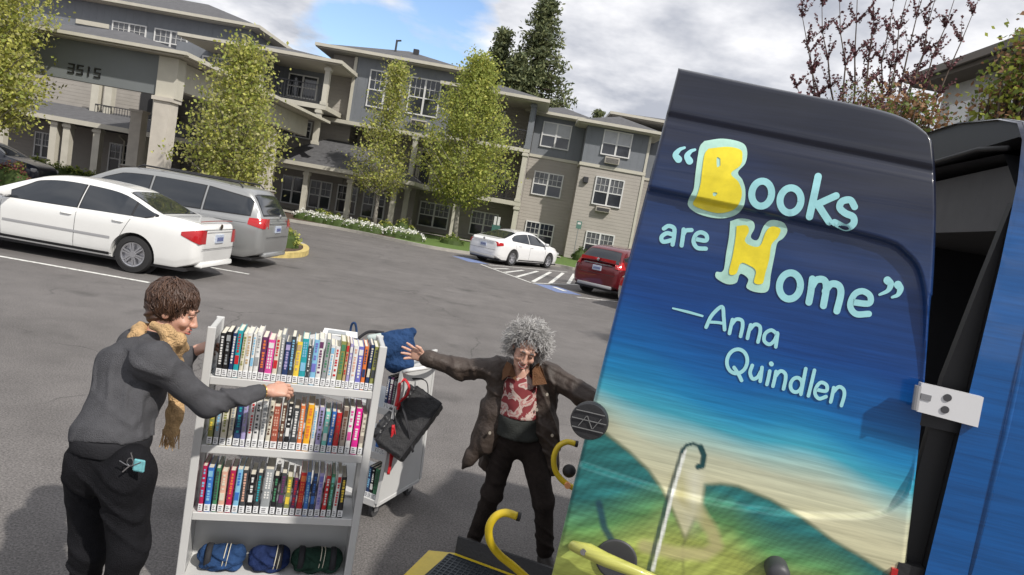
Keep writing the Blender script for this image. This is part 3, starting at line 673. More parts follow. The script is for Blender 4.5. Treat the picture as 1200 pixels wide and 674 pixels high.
    for sg in (-1, 1):
        y = sideY(mx_[0], mx_[1]); b = MB(); b.rbox(mx_[0]-.05, mx_[0]+.09, min(sg*(y+.05), sg*(y+.24)), max(sg*(y+.05), sg*(y+.24)), mx_[1]-.02, mx_[1]+.12, .03); b.tube([(mx_[0]+.03, sg*(y-.02), mx_[1]), (mx_[0]+.03, sg*(y+.1), mx_[1]+.03)], .02, 6); b.build('mirror', paint, T, smooth=True, angle=60)
    for (x0, x1, lo, hi, y0) in S['tail']:      # wrap-around tail lamps
        for sg in (-1, 1):
            b = MB(); V = []; nx = 10; nz = 7
            X = list(np.linspace(x1, x0, nx))
            for x in X:
                t = (x-x0)/(x1-x0); 
                for j in range(nz): z = lo[0]*(1-t)+lo[1]*t+((hi[0]*(1-t)+hi[1]*t)-(lo[0]*(1-t)+lo[1]*t))*j/(nz-1); V.append((x-.004, sg*(sideY(max(x, -L/2+.1), z)*(1 if x > -L/2+.1 else .9+.1*(x+L/2)/.1)+.008), z))
            # rear face
            for q in np.linspace(0, 1, 5)[1:]:
                for j in range(nz): z = lo[0]+(hi[0]-lo[0])*j/(nz-1); yy = (sideY(-L/2+.1, z)*.9)*(1-q)+y0*q; V.append((x0-.012-.01*q, sg*yy, z))
            k = nx+4; F = [(i*nz+j, (i+1)*nz+j, (i+1)*nz+j+1, i*nz+j+1) for i in range(k-1) for j in range(nz-1)]
            b.add(V, F if sg > 0 else [f[::-1] for f in F]); b.build('tail_light', REDL, T, smooth=True)
    for x in (L/2-.05,):
        for sg in (-1, 1):
            b = MB(); b.rbox(x-.25, x+.0, min(sg*.45, sg*(S['W']/2-.12)), max(sg*.45, sg*(S['W']/2-.12)), .60, .74, .03); b.build('headlight', CLRL, T, smooth=True, angle=50)
    rx = -L/2
    b = MB(); b.rbox(rx-.022, rx+.02, -.16, .16, S['plate'], S['plate']+.16, .006); p_ = b.build('licence_plate', PLATE, T)
    b = MB()
    for i in range(6): b.box(rx-.027, rx-.021, -.12+i*.042, -.095+i*.042, S['plate']+.04, S['plate']+.11)
    b.build('plate_characters', mat('plate_ink', (.08,.10,.25), .6), p_)
    b = MB(); b.rbox(rx-.015, rx+.02, -.5, .5, S['plate']+.20, S['plate']+.235, .008); b.build('boot_strip', S.get('strip', paint), T)
    b = MB(); b.tube([(rx-.014, y, S['lid']) for y in np.linspace(-.6, .6, 12)], .005, 4); b.tube([(rx-.02, y, S['plate']-.09) for y in np.linspace(-.66, .66, 12)], .005, 4); b.build('boot_gap', TRIMB, T)
    b = MB(); b.rbox(rx-.03, rx+.12, -.62, .62, zb+.04, zb+.14, .02); b.build('lower_bumper', S.get('lower', paint), T, smooth=True, angle=50)
    b = MB(); b.lathe((rx-.02,0,S['lid']+.055), (-1,0,0), [(.05,0),(.045,.012),(.001,.014)], 16); b.build('badge', S.get('badge', CHROME), T)
    return T, side_patch, top_patch, sideY, topZ
WCAR = mat('white_car_paint', (.74,.74,.72), .25, coat=.8, var=.03, vscale=2); SILV = mat('silver_car_paint', (.36,.365,.36), .32, .55, coat=.7)
PEARL = mat('pearl_white_paint', (.76,.76,.76), .22, coat=.8); RED = mat('dark_red_paint', (.13,.007,.012), .25, .25, coat=.9); SILV2 = mat('pale_silver_paint', (.45,.44,.40), .3, .4, coat=.7)
SED = dict(L=4.80, W=1.78, zb=.21, roofw=.56, wr=.325, wx=(-1.32,1.42), twin=True, spokes=6,
  top=[(-2.40,.98),(-2.30,1.03),(-1.95,1.075),(-1.62,1.10),(-1.1,1.33),(-.75,1.435),(-.1,1.475),(.35,1.44),(.75,1.32),(1.32,1.03),(1.5,.99),(2.1,.88),(2.30,.80),(2.40,.72)],
  belt=[(-2.40,.90),(-2.0,.94),(-1.2,.95),(0,.92),(1.0,.90),(1.6,.86),(2.2,.76),(2.40,.66)],
  wid=[(-2.40,.74),(-2.25,.80),(-1.8,.865),(-.8,.89),(.8,.89),(1.8,.86),(2.2,.78),(2.40,.66)],
  side_glass=[([(-1.62,1.06),(-1.42,.985),(-1.24,.98)],[(-1.62,1.10),(-1.42,1.20),(-1.24,1.29)]),([(-1.20,.98),(-.32,.965)],[(-1.20,1.305),(-.8,1.385),(-.32,1.405)]),([(-.26,.965),(.7,.945),(.98,.945)],[(-.26,1.405),(.2,1.385),(.6,1.27),(.98,1.01)])],
  top_glass=[('rear_window',-1.64,-1.0,.60,.50),('windshield',.62,1.28,.52,.66)],
  seams=[(-.29,.30,-.29,.95),(.98,.30,1.02,.93),(-1.02,.32,-1.02,.48),(-1.02,.48,-1.22,.93),(-.95,.28,.95,.27)], handles=[(-1.02,.86),(-.13,.84)], mould=(.56,-.92,.95), mirror=(.90,.98),
  tail=[(-2.385,-2.10,(.68,.80),(.93,.86),.52)], plate=.68, lid=.93, badge=CHROMED)
c1, sp, tp, sY, tZ = car('parked_sedan', 'white saloon with dark trim strip parked nearest at left beside the minivan', 'car', WCAR, SED, (-7.87, 12.50), pi)
b = MB(); b.tube([(-2.33,y,1.065+.012*cos(y*2.5)) for y in np.linspace(-.62,.62,14)], .016, 8, flat=.5); b.build('boot_spoiler', mat('dark_spoiler_edge', (.25,.05,.04), .4), c1)
VAN = dict(L=5.10, W=1.96, zb=.23, roofw=.68, wr=.335, wx=(-1.48,1.52), spokes=7,
  top=[(-2.55,1.02),(-2.50,1.10),(-2.44,1.18),(-2.32,1.40),(-2.16,1.62),(-1.95,1.71),(-1.2,1.76),(0,1.77),(.7,1.70),(1.1,1.54),(1.75,1.18),(2.0,1.05),(2.35,.92),(2.55,.78)],
  belt=[(-2.55,.98),(-2.3,1.04),(-1,1.04),(0,1.02),(1.2,.99),(1.9,.94),(2.3,.84),(2.55,.72)],
  wid=[(-2.55,.86),(-2.4,.90),(-2,.96),(-1,.98),(1,.98),(1.9,.95),(2.3,.86),(2.55,.70)],
  side_glass=[([(-2.22,1.15),(-1.25,1.12)],[(-2.10,1.50),(-1.25,1.60)]),([(-1.17,1.12),(-.08,1.09)],[(-1.17,1.605),(-.08,1.625)]),([(0,1.09),(1.1,1.06),(1.38,1.06)],[(0,1.62),(.6,1.57),(1.0,1.41),(1.38,1.15)])],
  top_glass=[('rear_window',-2.435,-2.20,.66,.60),('windshield',.85,1.72,.60,.74)],
  seams=[(-.04,.32,-.04,1.05),(-1.2,.5,-1.2,1.06),(1.2,.32,1.25,1.02),(-2.2,.98,-1.2,.97)], handles=[(-.98,.93),(.13,.93)], mirror=(1.25,1.08),
  tail=[(-2.53,-2.22,(.90,.96),(1.12,1.10),.56)], plate=.80, lid=1.12)
c2, sp, tp, sY, tZ = car('parked_minivan', 'silver minivan with roof rails parked between the white saloon and yellow kerb', 'minivan', SILV, VAN, (-7.98, 15.35), pi)
b = MB()
for s in (-1, 1):
    b.tube([(-1.9,s*.60,1.70),(-1.8,s*.60,1.785),(.3,s*.60,1.80),(.4,s*.60,1.74)], .018, 8)
for x in (-1.6,-.1): b.tube([(x,-.6,1.79),(x,0,1.81),(x,.6,1.79)], .018, 8, flat=.6)
b.build('roof_rack', TRIMB, c2)
FS = dict(SED); FS.update(spokes=5, twin=True, wr=.335, wx=(-1.42,1.43), L=4.85, mould=None, badge=CHROME,
  top=[(-2.42,.98),(-2.30,1.04),(-1.95,1.09),(-1.5,1.23),(-1.0,1.38),(-.4,1.465),(.1,1.47),(.6,1.37),(1.35,1.04),(1.6,.98),(2.1,.90),(2.42,.72)],
  side_glass=[([(-1.5,1.05),(-.30,.985)],[(-1.5,1.11),(-1.1,1.29),(-.30,1.395)]),([(-.22,.985),(.98,.95)],[(-.22,1.40),(.2,1.385),(.6,1.25),(.98,1.01)])],
  top_glass=[('rear_window',-1.92,-1.02,.62,.50),('windshield',.5,1.28,.52,.66)], tail=[(-2.40,-2.15,(.76,.80),(.93,.90),.40)], seams=[(-.26,.30,-.26,.95),(.98,.30,1.02,.93),(-1.25,.6,-1.35,.95)], lower=mat('grey_lower', (.3,.3,.3), .5), zb=.2)
h56 = atan2(2.4, 1.62)
def carpos(wheel, wxr, W_, rz):          # centre of a car from the ground position of its right rear wheel
    return (wheel[0]-cos(rz)*wxr-sin(rz)*W_*-1*-(.5), wheel[1]-sin(rz)*wxr+cos(rz)*W_*.5)
cx_, cy_ = carpos((-.19,28.27), -1.42, 1.70, h56)
car('parked_sedan', 'white saloon by the hatched aisle in front of the tan block', 'car', PEARL, FS, (cx_, cy_), h56)
SUV = dict(L=4.55, W=1.84, zb=.27, roofw=.62, wr=.36, wx=(-1.30,1.33), spokes=5,
  top=[(-2.27,1.00),(-2.22,1.08),(-2.10,1.20),(-1.90,1.46),(-1.75,1.58),(-1.4,1.65),(-.3,1.69),(.3,1.64),(.6,1.54),(1.15,1.15),(1.4,1.08),(2.0,.98),(2.27,.80)],
  belt=[(-2.27,.95),(-1.8,1.08),(-1,1.05),(0,1.02),(1,1.0),(1.6,.96),(2.1,.86),(2.27,.74)],
  wid=[(-2.27,.80),(-2.1,.86),(-1.7,.90),(-1,.92),(1,.92),(1.7,.88),(2.1,.80),(2.27,.66)],
  side_glass=[([(-1.88,1.28),(-1.28,1.12)],[(-1.80,1.34),(-1.28,1.50)]),([(-1.22,1.11),(-.22,1.08)],[(-1.22,1.51),(-.22,1.56)]),([(-.14,1.08),(.95,1.04)],[(-.14,1.56),(.4,1.44),(.95,1.10)])],
  top_glass=[('rear_window',-2.14,-1.86,.66,.58),('windshield',.5,1.12,.56,.70)], seams=[(-.18,.36,-.18,1.05),(.95,.36,1.0,1.02)], handles=[(-1.0,.98),(0,.96)], mirror=(.85,1.06),
  tail=[(-2.25,-1.98,(.98,1.0),(1.25,1.22),.62)], plate=.84, lid=1.14, lower=mat('silver_skid', (.30,.30,.31), .5), strip=CHROME, handles_=0)
hs = h56; rw = at(701,343,23.3); 
def place_tail(L_, W_, left_px, Y, rz, z=.5):  # centre of a car whose left rear corner is seen at a pixel
    q = at(left_px, 0, Y)
    return q
rl = np.array([1.88, 22.35]); ctr = rl+np.array([cos(hs), sin(hs)])*2.27+np.array([sin(hs), -cos(hs)])*.84
car('parked_suv', 'dark red sport utility vehicle parked half behind the open van door', 'suv', RED, SUV, tuple(ctr), hs)
S2 = dict(SED); S2.update(mould=None, badge=CHROME)
rl = np.array([2.93, 19.35]); ctr = rl+np.array([cos(hs), sin(hs)])*2.40+np.array([sin(hs), -cos(hs)])*.80
car('parked_sedan', 'pale silver saloon just peeping out beside the open van door', 'car', SILV2, S2, tuple(ctr), hs)
# dark car at the far left edge
c = at(-18, 215, 24); car('parked_sedan', 'dark blue car at the far left edge under the leafy tree', 'car', mat('navy_car_paint', (.015,.02,.04), .3, coat=.7), S2, (c[0]-1.4, 25.5), .1)

# ------------------------------------------------------------------ trees and plants
def leafmat(name, col, tr=.45, var=.35):
    m = bpy.data.materials.new(name); m.use_nodes = True; t = m.node_tree; b = t.nodes['Principled BSDF']; b.inputs['Roughness'].default_value = .6; b.inputs['Specular IOR Level'].default_value = .3
    g = N(t, 'ShaderNodeNewGeometry'); r = N(t, 'ShaderNodeMapRange'); r.inputs[3].default_value = 1-var; r.inputs[4].default_value = 1+var
    t.links.new(g.outputs['Random Per Island'], r.inputs[0]); mm = N(t, 'ShaderNodeMix', data_type='RGBA', blend_type='MULTIPLY'); mm.inputs['Factor'].default_value = 1; mm.inputs[6].default_value = (*col, 1)
    t.links.new(r.outputs[0], mm.inputs[7]); t.links.new(mm.outputs[2], b.inputs['Base Color'])
    tl = N(t, 'ShaderNodeBsdfTranslucent'); t.links.new(mm.outputs[2], tl.inputs[0]); ms = N(t, 'ShaderNodeMixShader'); ms.inputs[0].default_value = tr
    t.links.new(b.outputs[0], ms.inputs[1]); t.links.new(tl.outputs[0], ms.inputs[2]); t.links.new(ms.outputs[0], t.nodes['Material Output'].inputs[0]); return m
BARK = mat('grey_bark', (.26,.24,.21), .9, var=.3, vscale=8, bump=.5); BARKD = mat('dark_bark', (.10,.075,.06), .9, var=.3, vscale=8)
def leaves(b, C, spread, n, size, nmat=1, flat=.7):
    C = np.asarray(C, float); P = C+RNG.normal(0, 1, (n, 3))*np.asarray(spread)
    A = RNG.normal(0, 1, (n, 3)); A /= np.linalg.norm(A, axis=1)[:, None]; B = RNG.normal(0, 1, (n, 3)); B -= (B*A).sum(1)[:, None]*A; B /= np.linalg.norm(B, axis=1)[:, None]
    s = size*(.6+.8*RNG.rand(n))[:, None]; q = B*flat*.5
    V = np.stack([P-A*s*.5, P-A*s*.05+q*s, P+A*s*.5, P-A*s*.05-q*s], 1).reshape(-1, 3)
    o = len(b.v); b.v += [tuple(v) for v in V.tolist()]; b.f += [(o+4*i, o+4*i+1, o+4*i+2, o+4*i+3) for i in range(n)]; b.m += RNG.randint(0, nmat, n).tolist()
def tree(label, base, h, trunk_h, prof, leafm, n_limb=60, leaf=.12, per=70, r0=.11, bark=None, clump=.30, cat='tree', name='tree', group=None, lean=(0,0), fill=1.0, up=.55):
    T = empty(name, tuple(base), label, cat, group); bark = bark or BARK
    def rad(t): return float(ip(prof, t))     # crown radius by relative height
    tb = MB(); path = []; k = 9
    for i in range(k): t = i/(k-1); path.append((lean[0]*t+.05*sin(5*t+h), lean[1]*t+.05*cos(4*t), h*.96*t))
    tb.tube(path, [r0*(1-.88*i/(k-1))*(1.25 if i == 0 else 1) for i in range(k)], 9); fb = MB(); path = np.array(path)
    for i in range(n_limb):
        t = (i+RNG.rand())/n_limb; R = rad(t); z = trunk_h+(h-trunk_h)*t; a = i*2.4+RNG.rand()*.8; rr = R*(.32+.82*RNG.rand()**.8); c0 = np.array([np.interp(z, path[:, 2], path[:, 0]), np.interp(z, path[:, 2], path[:, 1])])
        e = np.array([c0[0]+cos(a)*rr, c0[1]+sin(a)*rr, z]); zs = max(trunk_h*.85, z-rr*(up+.5*RNG.rand())); s0 = np.array([np.interp(zs, path[:, 2], path[:, 0]), np.interp(zs, path[:, 2], path[:, 1]), zs])
        mid = (s0*.5+e*.5)+np.array([0,0,-.08*rr]); tb.tube([s0, mid, e], [r0*.32*(1-t*.7), r0*.2*(1-t*.7), r0*.07], 5, cap=False)
        for f in (.55, .8, 1.0):
            p = s0*(1-f)+e*f; leaves(fb, p+RNG.normal(0, .1, 3), (clump*(.7+.6*RNG.rand()),)*2+(clump*.8,), int(per*fill*(.5+.9*RNG.rand())/3), leaf, len(leafm))
    tr = tb.build('trunk', bark, T, smooth=True); fb.build('crown', leafm, T)
    return T
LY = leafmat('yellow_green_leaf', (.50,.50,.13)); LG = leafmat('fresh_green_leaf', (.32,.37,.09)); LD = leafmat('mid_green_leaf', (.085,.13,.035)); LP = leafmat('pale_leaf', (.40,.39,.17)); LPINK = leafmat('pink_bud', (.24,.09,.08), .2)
q = at(2, 205, 20); tree('broad leafy yellow green tree overhanging the car park at far left', (q[0]-.8,20,0), 7.1, 2.3, [(0,1.2),(.25,1.9),(.6,1.75),(1,.6)], [LY,LG,LY,LP], 120, .11, 180, .13, clump=.24)
q = at(266, 214, 20); tree('bushy yellow green tree standing behind the silver minivan', (q[0],20,.1), 5.45, 1.6, [(0,.8),(.2,1.5),(.45,1.35),(.75,.75),(1,.25)], [LP,LY,LG], 95, .10, 125, .09, clump=.22, lean=(.15,0))
q = at(437, 263, 34.5); tree('slender young tree with thin top in the white flower bed', (q[0],34.5,.15), 8.2, 2.1, [(0,1.0),(.15,1.85),(.4,1.1),(.7,.75),(1,.22)], [LY,LG,LP], 85, .125, 95, .11, clump=.24, lean=(.1,0))
q = at(533, 275, 35.0); tree('full oval green tree on the lawn left of far white sedan', (q[0],35,.15), 9.25, 2.3, [(0,1.0),(.2,2.2),(.45,2.1),(.75,1.2),(1,.25)], [LY,LG,LG], 135, .13, 160, .14, clump=.30, lean=(-.15,0))
def fir(label, x, y, h, r, z0=0, n=46, m=None, name='fir_tree', per=1.0):
    T = empty(name, (x, y, z0), label, 'tree', 'conifers behind the building'); tb = MB(); tb.tube([(0,0,0),(0,0,h*.6),(0,0,h)], [.4,.22,.04], 8); fb = MB()
    for i in range(n):
        t = i/n; z = h*(.12+.88*t); R = r*(1-t)**.8*(.8+.35*RNG.rand())+.25
        for j in range(int(9-3*t)):
            a = RNG.rand()*6.28; rr = R*(.65+.45*RNG.rand()); e = np.array([cos(a)*rr, sin(a)*rr, z-rr*.12+rr*.12*RNG.rand()])
            tb.tube([(0,0,z), e], [.06,.02], 4, cap=False)
            for f in np.linspace(.25, 1, max(3, int(rr*1.7))): leaves(fb, (1-f)*np.array((0,0,z))+f*e, (.26,.26,.16), int(16*per), .42, 2, .35)
    tb.build('trunk', BARKD, T); fb.build('crown', m, T); return T
FIRM = [leafmat('fir_needle', (.10,.125,.06), .3), leafmat('fir_needle_light', (.20,.22,.10), .3)]
q = at(643, 0, 60); fir('tallest dark fir tree rising behind the roof against the clouds', q[0], 60, q[2]+.4, 5.6, m=FIRM, n=54)
q = at(592, 34, 62); fir('narrower fir just left of the tallest one', q[0], 62, q[2], 3.4, m=FIRM)
q = at(610, 62, 58); fir('short fir filling in between the two tall firs', q[0], 58, q[2], 3.8, m=FIRM)
q = at(703, 127, 80); fir('tiny distant fir tip over the right roof ridge', q[0], 80, q[2], 1.6, m=FIRM, n=24)
q = at(185, -14, 60); fir('conifer top showing above the roof at upper left', q[0], 60, q[2]+1.5, 5.0, m=FIRM, n=40)
# ornamental tree with sparse red-purple buds, upright stems
def bud_tree(label, base, stems, m, seed):
    rg = np.random.RandomState(seed); T = empty('flowering_tree', base, label, 'tree'); tb = MB(); fb = MB(); tb.tube([(0,0,0),(0,0,1.2),(0.05,0,2.6)], [.11,.09,.08], 8)
    for (dx, dy, h, z0) in stems:
        P = [np.array((.05*z0/2.6,0,z0))]; n = 9
        for i in range(1, n+1): t = i/n; P.append(np.array((dx*t**.8+.04*rg.randn(), dy*t**.8+.04*rg.randn(), z0+(h-z0)*t)))
        tb.tube(P, [.055*(1-.85*i/n) for i in range(n+1)], 6, cap=False)
        for i in range(2, n+1):
            for _ in range(5):
                a = rg.rand()*6.28; ln = 1.6*(.18+.5*rg.rand()*(1-.5*i/n)); e = P[i]+np.array((cos(a)*ln*.6, sin(a)*ln*.6, ln*.8)); tb.tube([P[i], (P[i]+e)/2+(0,0,-.03), e], [.010,.007,.003], 4, cap=False)
                for f in np.linspace(.1, 1, 7): leaves(fb, P[i]*(1-f)+e*f, (.022,)*3, 3, .075, len(m), .8)
                leaves(fb, P[i], (.03,)*3, 2, .075, len(m), .8)
    tb.build('trunk', BARKD, T, smooth=True); fb.build('crown', m, T)
PB = [leafmat('purple_leaf', (.12,.05,.055), .2), leafmat('rosy_bud', (.22,.10,.11), .2)]
q = at(1015, 300, 20)
st = []
for (tx, ty, dy) in ((940,20,.3),(935,100,-.2),(962,5,.5),(985,0,-.3),(1003,-10,.2),(1025,-15,0),(1045,0,.5),(1062,-5,-.4),(1085,-20,.2),(1100,-8,.4),(1120,-5,-.1),(1140,15,.2),(1080,60,.6),(950,60,.6),(1020,40,-.5),(1050,50,.3)):
    e = at(tx, ty, 20+dy); st.append((e[0]-q[0], dy, e[2], 2.0+.8*RNG.rand()))
bud_tree('sparse upright tree with purple buds against the clouds at right', (q[0],20,0), st, PB, 3)
# hedge-like shrubs right of it
def shrub(label, base, r, h, m, n, leaf=.07, name='shrub', group=None, cat='shrub', stems=True):
    T = empty(name, tuple(base), label, cat, group); fb = MB(); tb = MB()
    for i in range(n):
        a = RNG.rand()*6.28; u = RNG.rand()**.5; z = h*(.15+.85*RNG.rand()); k = (1-(z/h)**3*.6); p = np.array((cos(a)*u*r[0]*k, sin(a)*u*r[1]*k, z))
        leaves(fb, p, (min(r)*.13+leaf*.6,)*3, 16, leaf, len(m))
        if stems and i % 3 == 0: tb.tube([(p[0]*.2,p[1]*.2,0), p*.6, p], [.02*h/2,.012*h/2,.004*h/2], 4, cap=False)
    if stems: tb.build('stems', BARKD, T)
    fb.build('foliage', m, T); return T
LH = [leafmat('hedge_leaf', (.34,.38,.07)), leafmat('hedge_leaf_dark', (.15,.20,.05)), leafmat('russet_leaf', (.30,.17,.09), .3)]
q = at(1185, 120, 10.5); shrub('tall green hedge tree at the right edge above the van roof', (q[0]+.45,10.5,0), (1.25,1.0), at(1180,28,10.5)[2], LH[:2]+[LH[2]], 1300, .085, 'hedge_tree', cat='tree')
q = at(1075, 130, 10.5); shrub('russet leaved bush in front of the pale house, right of the flowering tree', (q[0]+.1,10.8,0), (.85,.8), at(1075,114,10.8)[2], [LH[2],LH[2],LH[1]], 620, .07, cat='bush')
q = at(1010, 130, 18.4); shrub('brown and green bush at the foot of the budding tree', (q[0],18.4,0), (1.4,1.1), at(1010,108,18.4)[2], [LH[2],LH[1],PB[0]], 500, .07, cat='bush')
# beds in front of the porch: white flowers, green mounds
WF = leafmat('white_petal', (.80,.80,.76), .15, .1); MG = [LD, LG]
fl = [(357,258),(367,260),(377,261),(390,265),(398,267),(412,270),(420,271),(433,274),(440,275),(462,279),(470,281),(480,283),(487,284)]
names = ['first','second','third','fourth','fifth','sixth','seventh','eighth','ninth','tenth','eleventh','twelfth','last']
def mound(label, x, y, z, r, h, m, name, cat, group, n=60, leaf=.09):
    T = empty(name, (x, y, z), label, cat, group); fb = MB()
    for i in range(n):
        a = RNG.rand()*6.28; u = RNG.rand()**.5; p = np.array((cos(a)*u*r, sin(a)*u*r*.7, h*(1-u*u*.75)*(.7+.35*RNG.rand()))); leaves(fb, p, (.05,.05,.04), 10, leaf, len(m))
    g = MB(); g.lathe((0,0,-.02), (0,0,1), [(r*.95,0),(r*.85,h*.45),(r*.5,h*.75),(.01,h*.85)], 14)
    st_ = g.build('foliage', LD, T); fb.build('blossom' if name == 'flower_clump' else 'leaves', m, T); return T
for i, (a, c_) in enumerate(fl):
    q = at(a, c_-3, 33.0-.08*i); mound('white flower mound, %s from the left along the kerb' % names[i], q[0], 32.9-.1*i, .14, .55, .42, [WF,WF,WF,WF,LG], 'flower_clump', 'flowers', 'white flower mounds along the kerb')
for i, (a, c_, r_, h_) in enumerate([(376,247,.65,.55),(391,255,.6,.5),(425,262,.5,.45),(451,274,.5,.55),(471,272,.45,.8),(478,276,.4,.5)]):
    q = at(a, c_, 34.3); mound('low green bush behind the white flowers, %s from the left' % names[i], q[0], 34.3, .16, r_, h_, [LG,LD,LY], 'bush', 'bush', 'green bushes in the flower bed')
q = at(530, 283, 33.8); mound('round dark green bush at the foot of the oval tree', q[0], 33.8, .15, .65, .45, [LD,LG], 'bush', 'bush', None)
q = at(675,302,39); mound('small dark bush at corner of the tan block', 3.5, 38.9, .15, .45, .8, [LD], 'bush', 'bush', None)
q = at(343, 278, 19.4); mound('yellow green bush on the island beside the silver minivan', -6.7, 19.3, .12, .55, .62, [LY,LG], 'bush', 'bush', None, 90, .07)
for i, a in enumerate((40,52,64,78,92,104,116)):
    q = at(a, 200, 27); mound('clipped green shrub in the far left bed, %s from the left' % names[i], q[0], 27+.2*i, .13, .62, .95-.05*i, [LG,LD,LG], 'shrub', 'shrub', 'green shrubs by the portico', 90, .09)
for i, a in enumerate((8,20)):
    q = at(a, 212, 22); mound('pink flowering shrub at the far left, %s of two' % ('outer','inner')[i], q[0], 22, 0.0, .45, 1.0, [LPINK,LPINK,LG], 'flower_clump', 'flowers', 'pink shrubs at far left', 80, .08)
# ------------------------------------------------------------------ the painted van
YAW = radians(-12); VU = np.array([cos(YAW), sin(YAW), 0]); VW = np.array([-sin(YAW), cos(YAW), 0]); VN = -VW
VO = np.array([.36, 2.1, 0.])
VANT = empty('library_van', (2.6, 2.6, 0), 'blue painted library van with its rear door swung wide open at right', 'van')
def bend(z): return .42*max(0, z-2.36)**1.35
def plane_pt(x, y, off=0.0):
    d = ray(x, y); t = (VN@VO+off-VN@CAMP)/(VN@d); return CAMP+d*t
RECP = np.array([(540,172),(758,221),(900,251),(1028,280),(1062,298),(1079,325),(1084,380),(1079,500),(1069,560),(1050,592),(1012,605),(905,600),(790,578),(676,543),(560,505)], float)
def sdpoly(x, y, P):
    x = np.asarray(x, float); y = np.asarray(y, float); d = np.full(x.shape, 1e9); ins = np.zeros(x.shape, bool)
    for i in range(len(P)):
        a, b = P[i], P[(i+1) % len(P)]; e = b-a; t = np.clip(((x-a[0])*e[0]+(y-a[1])*e[1])/(e@e+1e-12), 0, 1)
        d = np.minimum(d, np.hypot(x-a[0]-t*e[0], y-a[1]-t*e[1]))
        c = ((a[1] > y) != (b[1] > y)) & (x < (b[0]-a[0])*(y-a[1])/(b[1]-a[1]+1e-9)+a[0]); ins ^= c
    return np.where(ins, -d, d)
RSM = np.array(smooth_line([tuple(p) for p in RECP], 5))
def relief(x, y):                        # recessed window field and pressed groove, metres along the outward normal
    x = np.asarray(x, float); y = np.asarray(y, float)
    sd = sdpoly(x, y, RSM); t = np.clip((4-sd)/8.5, 0, 1); r = -.020*(t*t*(3-2*t))
    yl = 134.7+(x-784.7)*.2045; g = (y-yl-4)/7.0; r = r-.012*np.exp(-g*g)
    return r-.004*(1/(1+np.exp(-(y-yl-4)/4)))
def door_pt(x, y, extra=0.0):
    off = extra+float(relief(x, y)); z = plane_pt(x, y)[2]
    return plane_pt(x, y, off-bend(z))
def dl(q): P = plane_pt(*q); return np.array([(P-VO)@VU, P[2]])
LE = [dl(q) for q in ((795,80),(720,370),(650,660))]; LE.append(LE[-1]+(LE[-1]-LE[0])*(.36/1.6))
RE = [dl(q) for q in ((1086,156),(1094,175),(1097,250),(1093,340),(1090,360),(1079,500),(1062,659))]; RE.append(np.array([.985,1.0])); RE.append(np.array([1.0,.72]))
TE = [dl(q) for q in ((795,80),(900,102),(1000,122),(1045,133),(1070,144),(1086,156))]
def resample(P, n):
    P = np.array(P); s = np.r_[0, np.cumsum(np.linalg.norm(np.diff(P, axis=0), axis=1))]; t = np.linspace(0, s[-1], n); return np.stack([np.interp(t, s, P[:, 0]), np.interp(t, s, P[:, 1])], 1)
NS, NV = 240, 400
Lc, Rc, Tc = resample(smooth_line(LE, 12), NV), resample(smooth_line(RE, 12), NV), resample(smooth_line(TE, 12), NS); Bc = np.stack([np.linspace(Lc[-1,0], Rc[-1,0], NS), np.linspace(Lc[-1,1], Rc[-1,1], NS)], 1)
s = np.linspace(0, 1, NS)[None, :, None]; v = np.linspace(0, 1, NV)[:, None, None]
Gd = (1-s)*Lc[:, None]+s*Rc[:, None]+(1-v)*Tc[None]+v*Bc[None]-((1-s)*(1-v)*Lc[0]+s*(1-v)*Rc[0]+(1-s)*v*Lc[-1]+s*v*Rc[-1])
P3 = VO+Gd[..., :1]*VU+Gd[..., 1:]*np.array([0, 0, 1.])
rel = P3-CAMP; zc_ = rel@FW; PX = 600+FPX*(rel@RT)/zc_; PY = 337-FPX*(rel@UP)/zc_
off = relief(PX, PY)-.42*np.maximum(0, Gd[..., 1]-2.36)**1.35
ed = np.minimum(np.minimum(s[..., 0], 1-s[..., 0])*.95, np.minimum(v[..., 0], 1-v[..., 0])*1.8); off = off-.012*np.clip(1-ed/.012, 0, 1)**2   # rolled edge
nd = (VN@VO-VN@CAMP); t_ = (nd+off)/nd; P3 = CAMP+rel*t_[..., None]
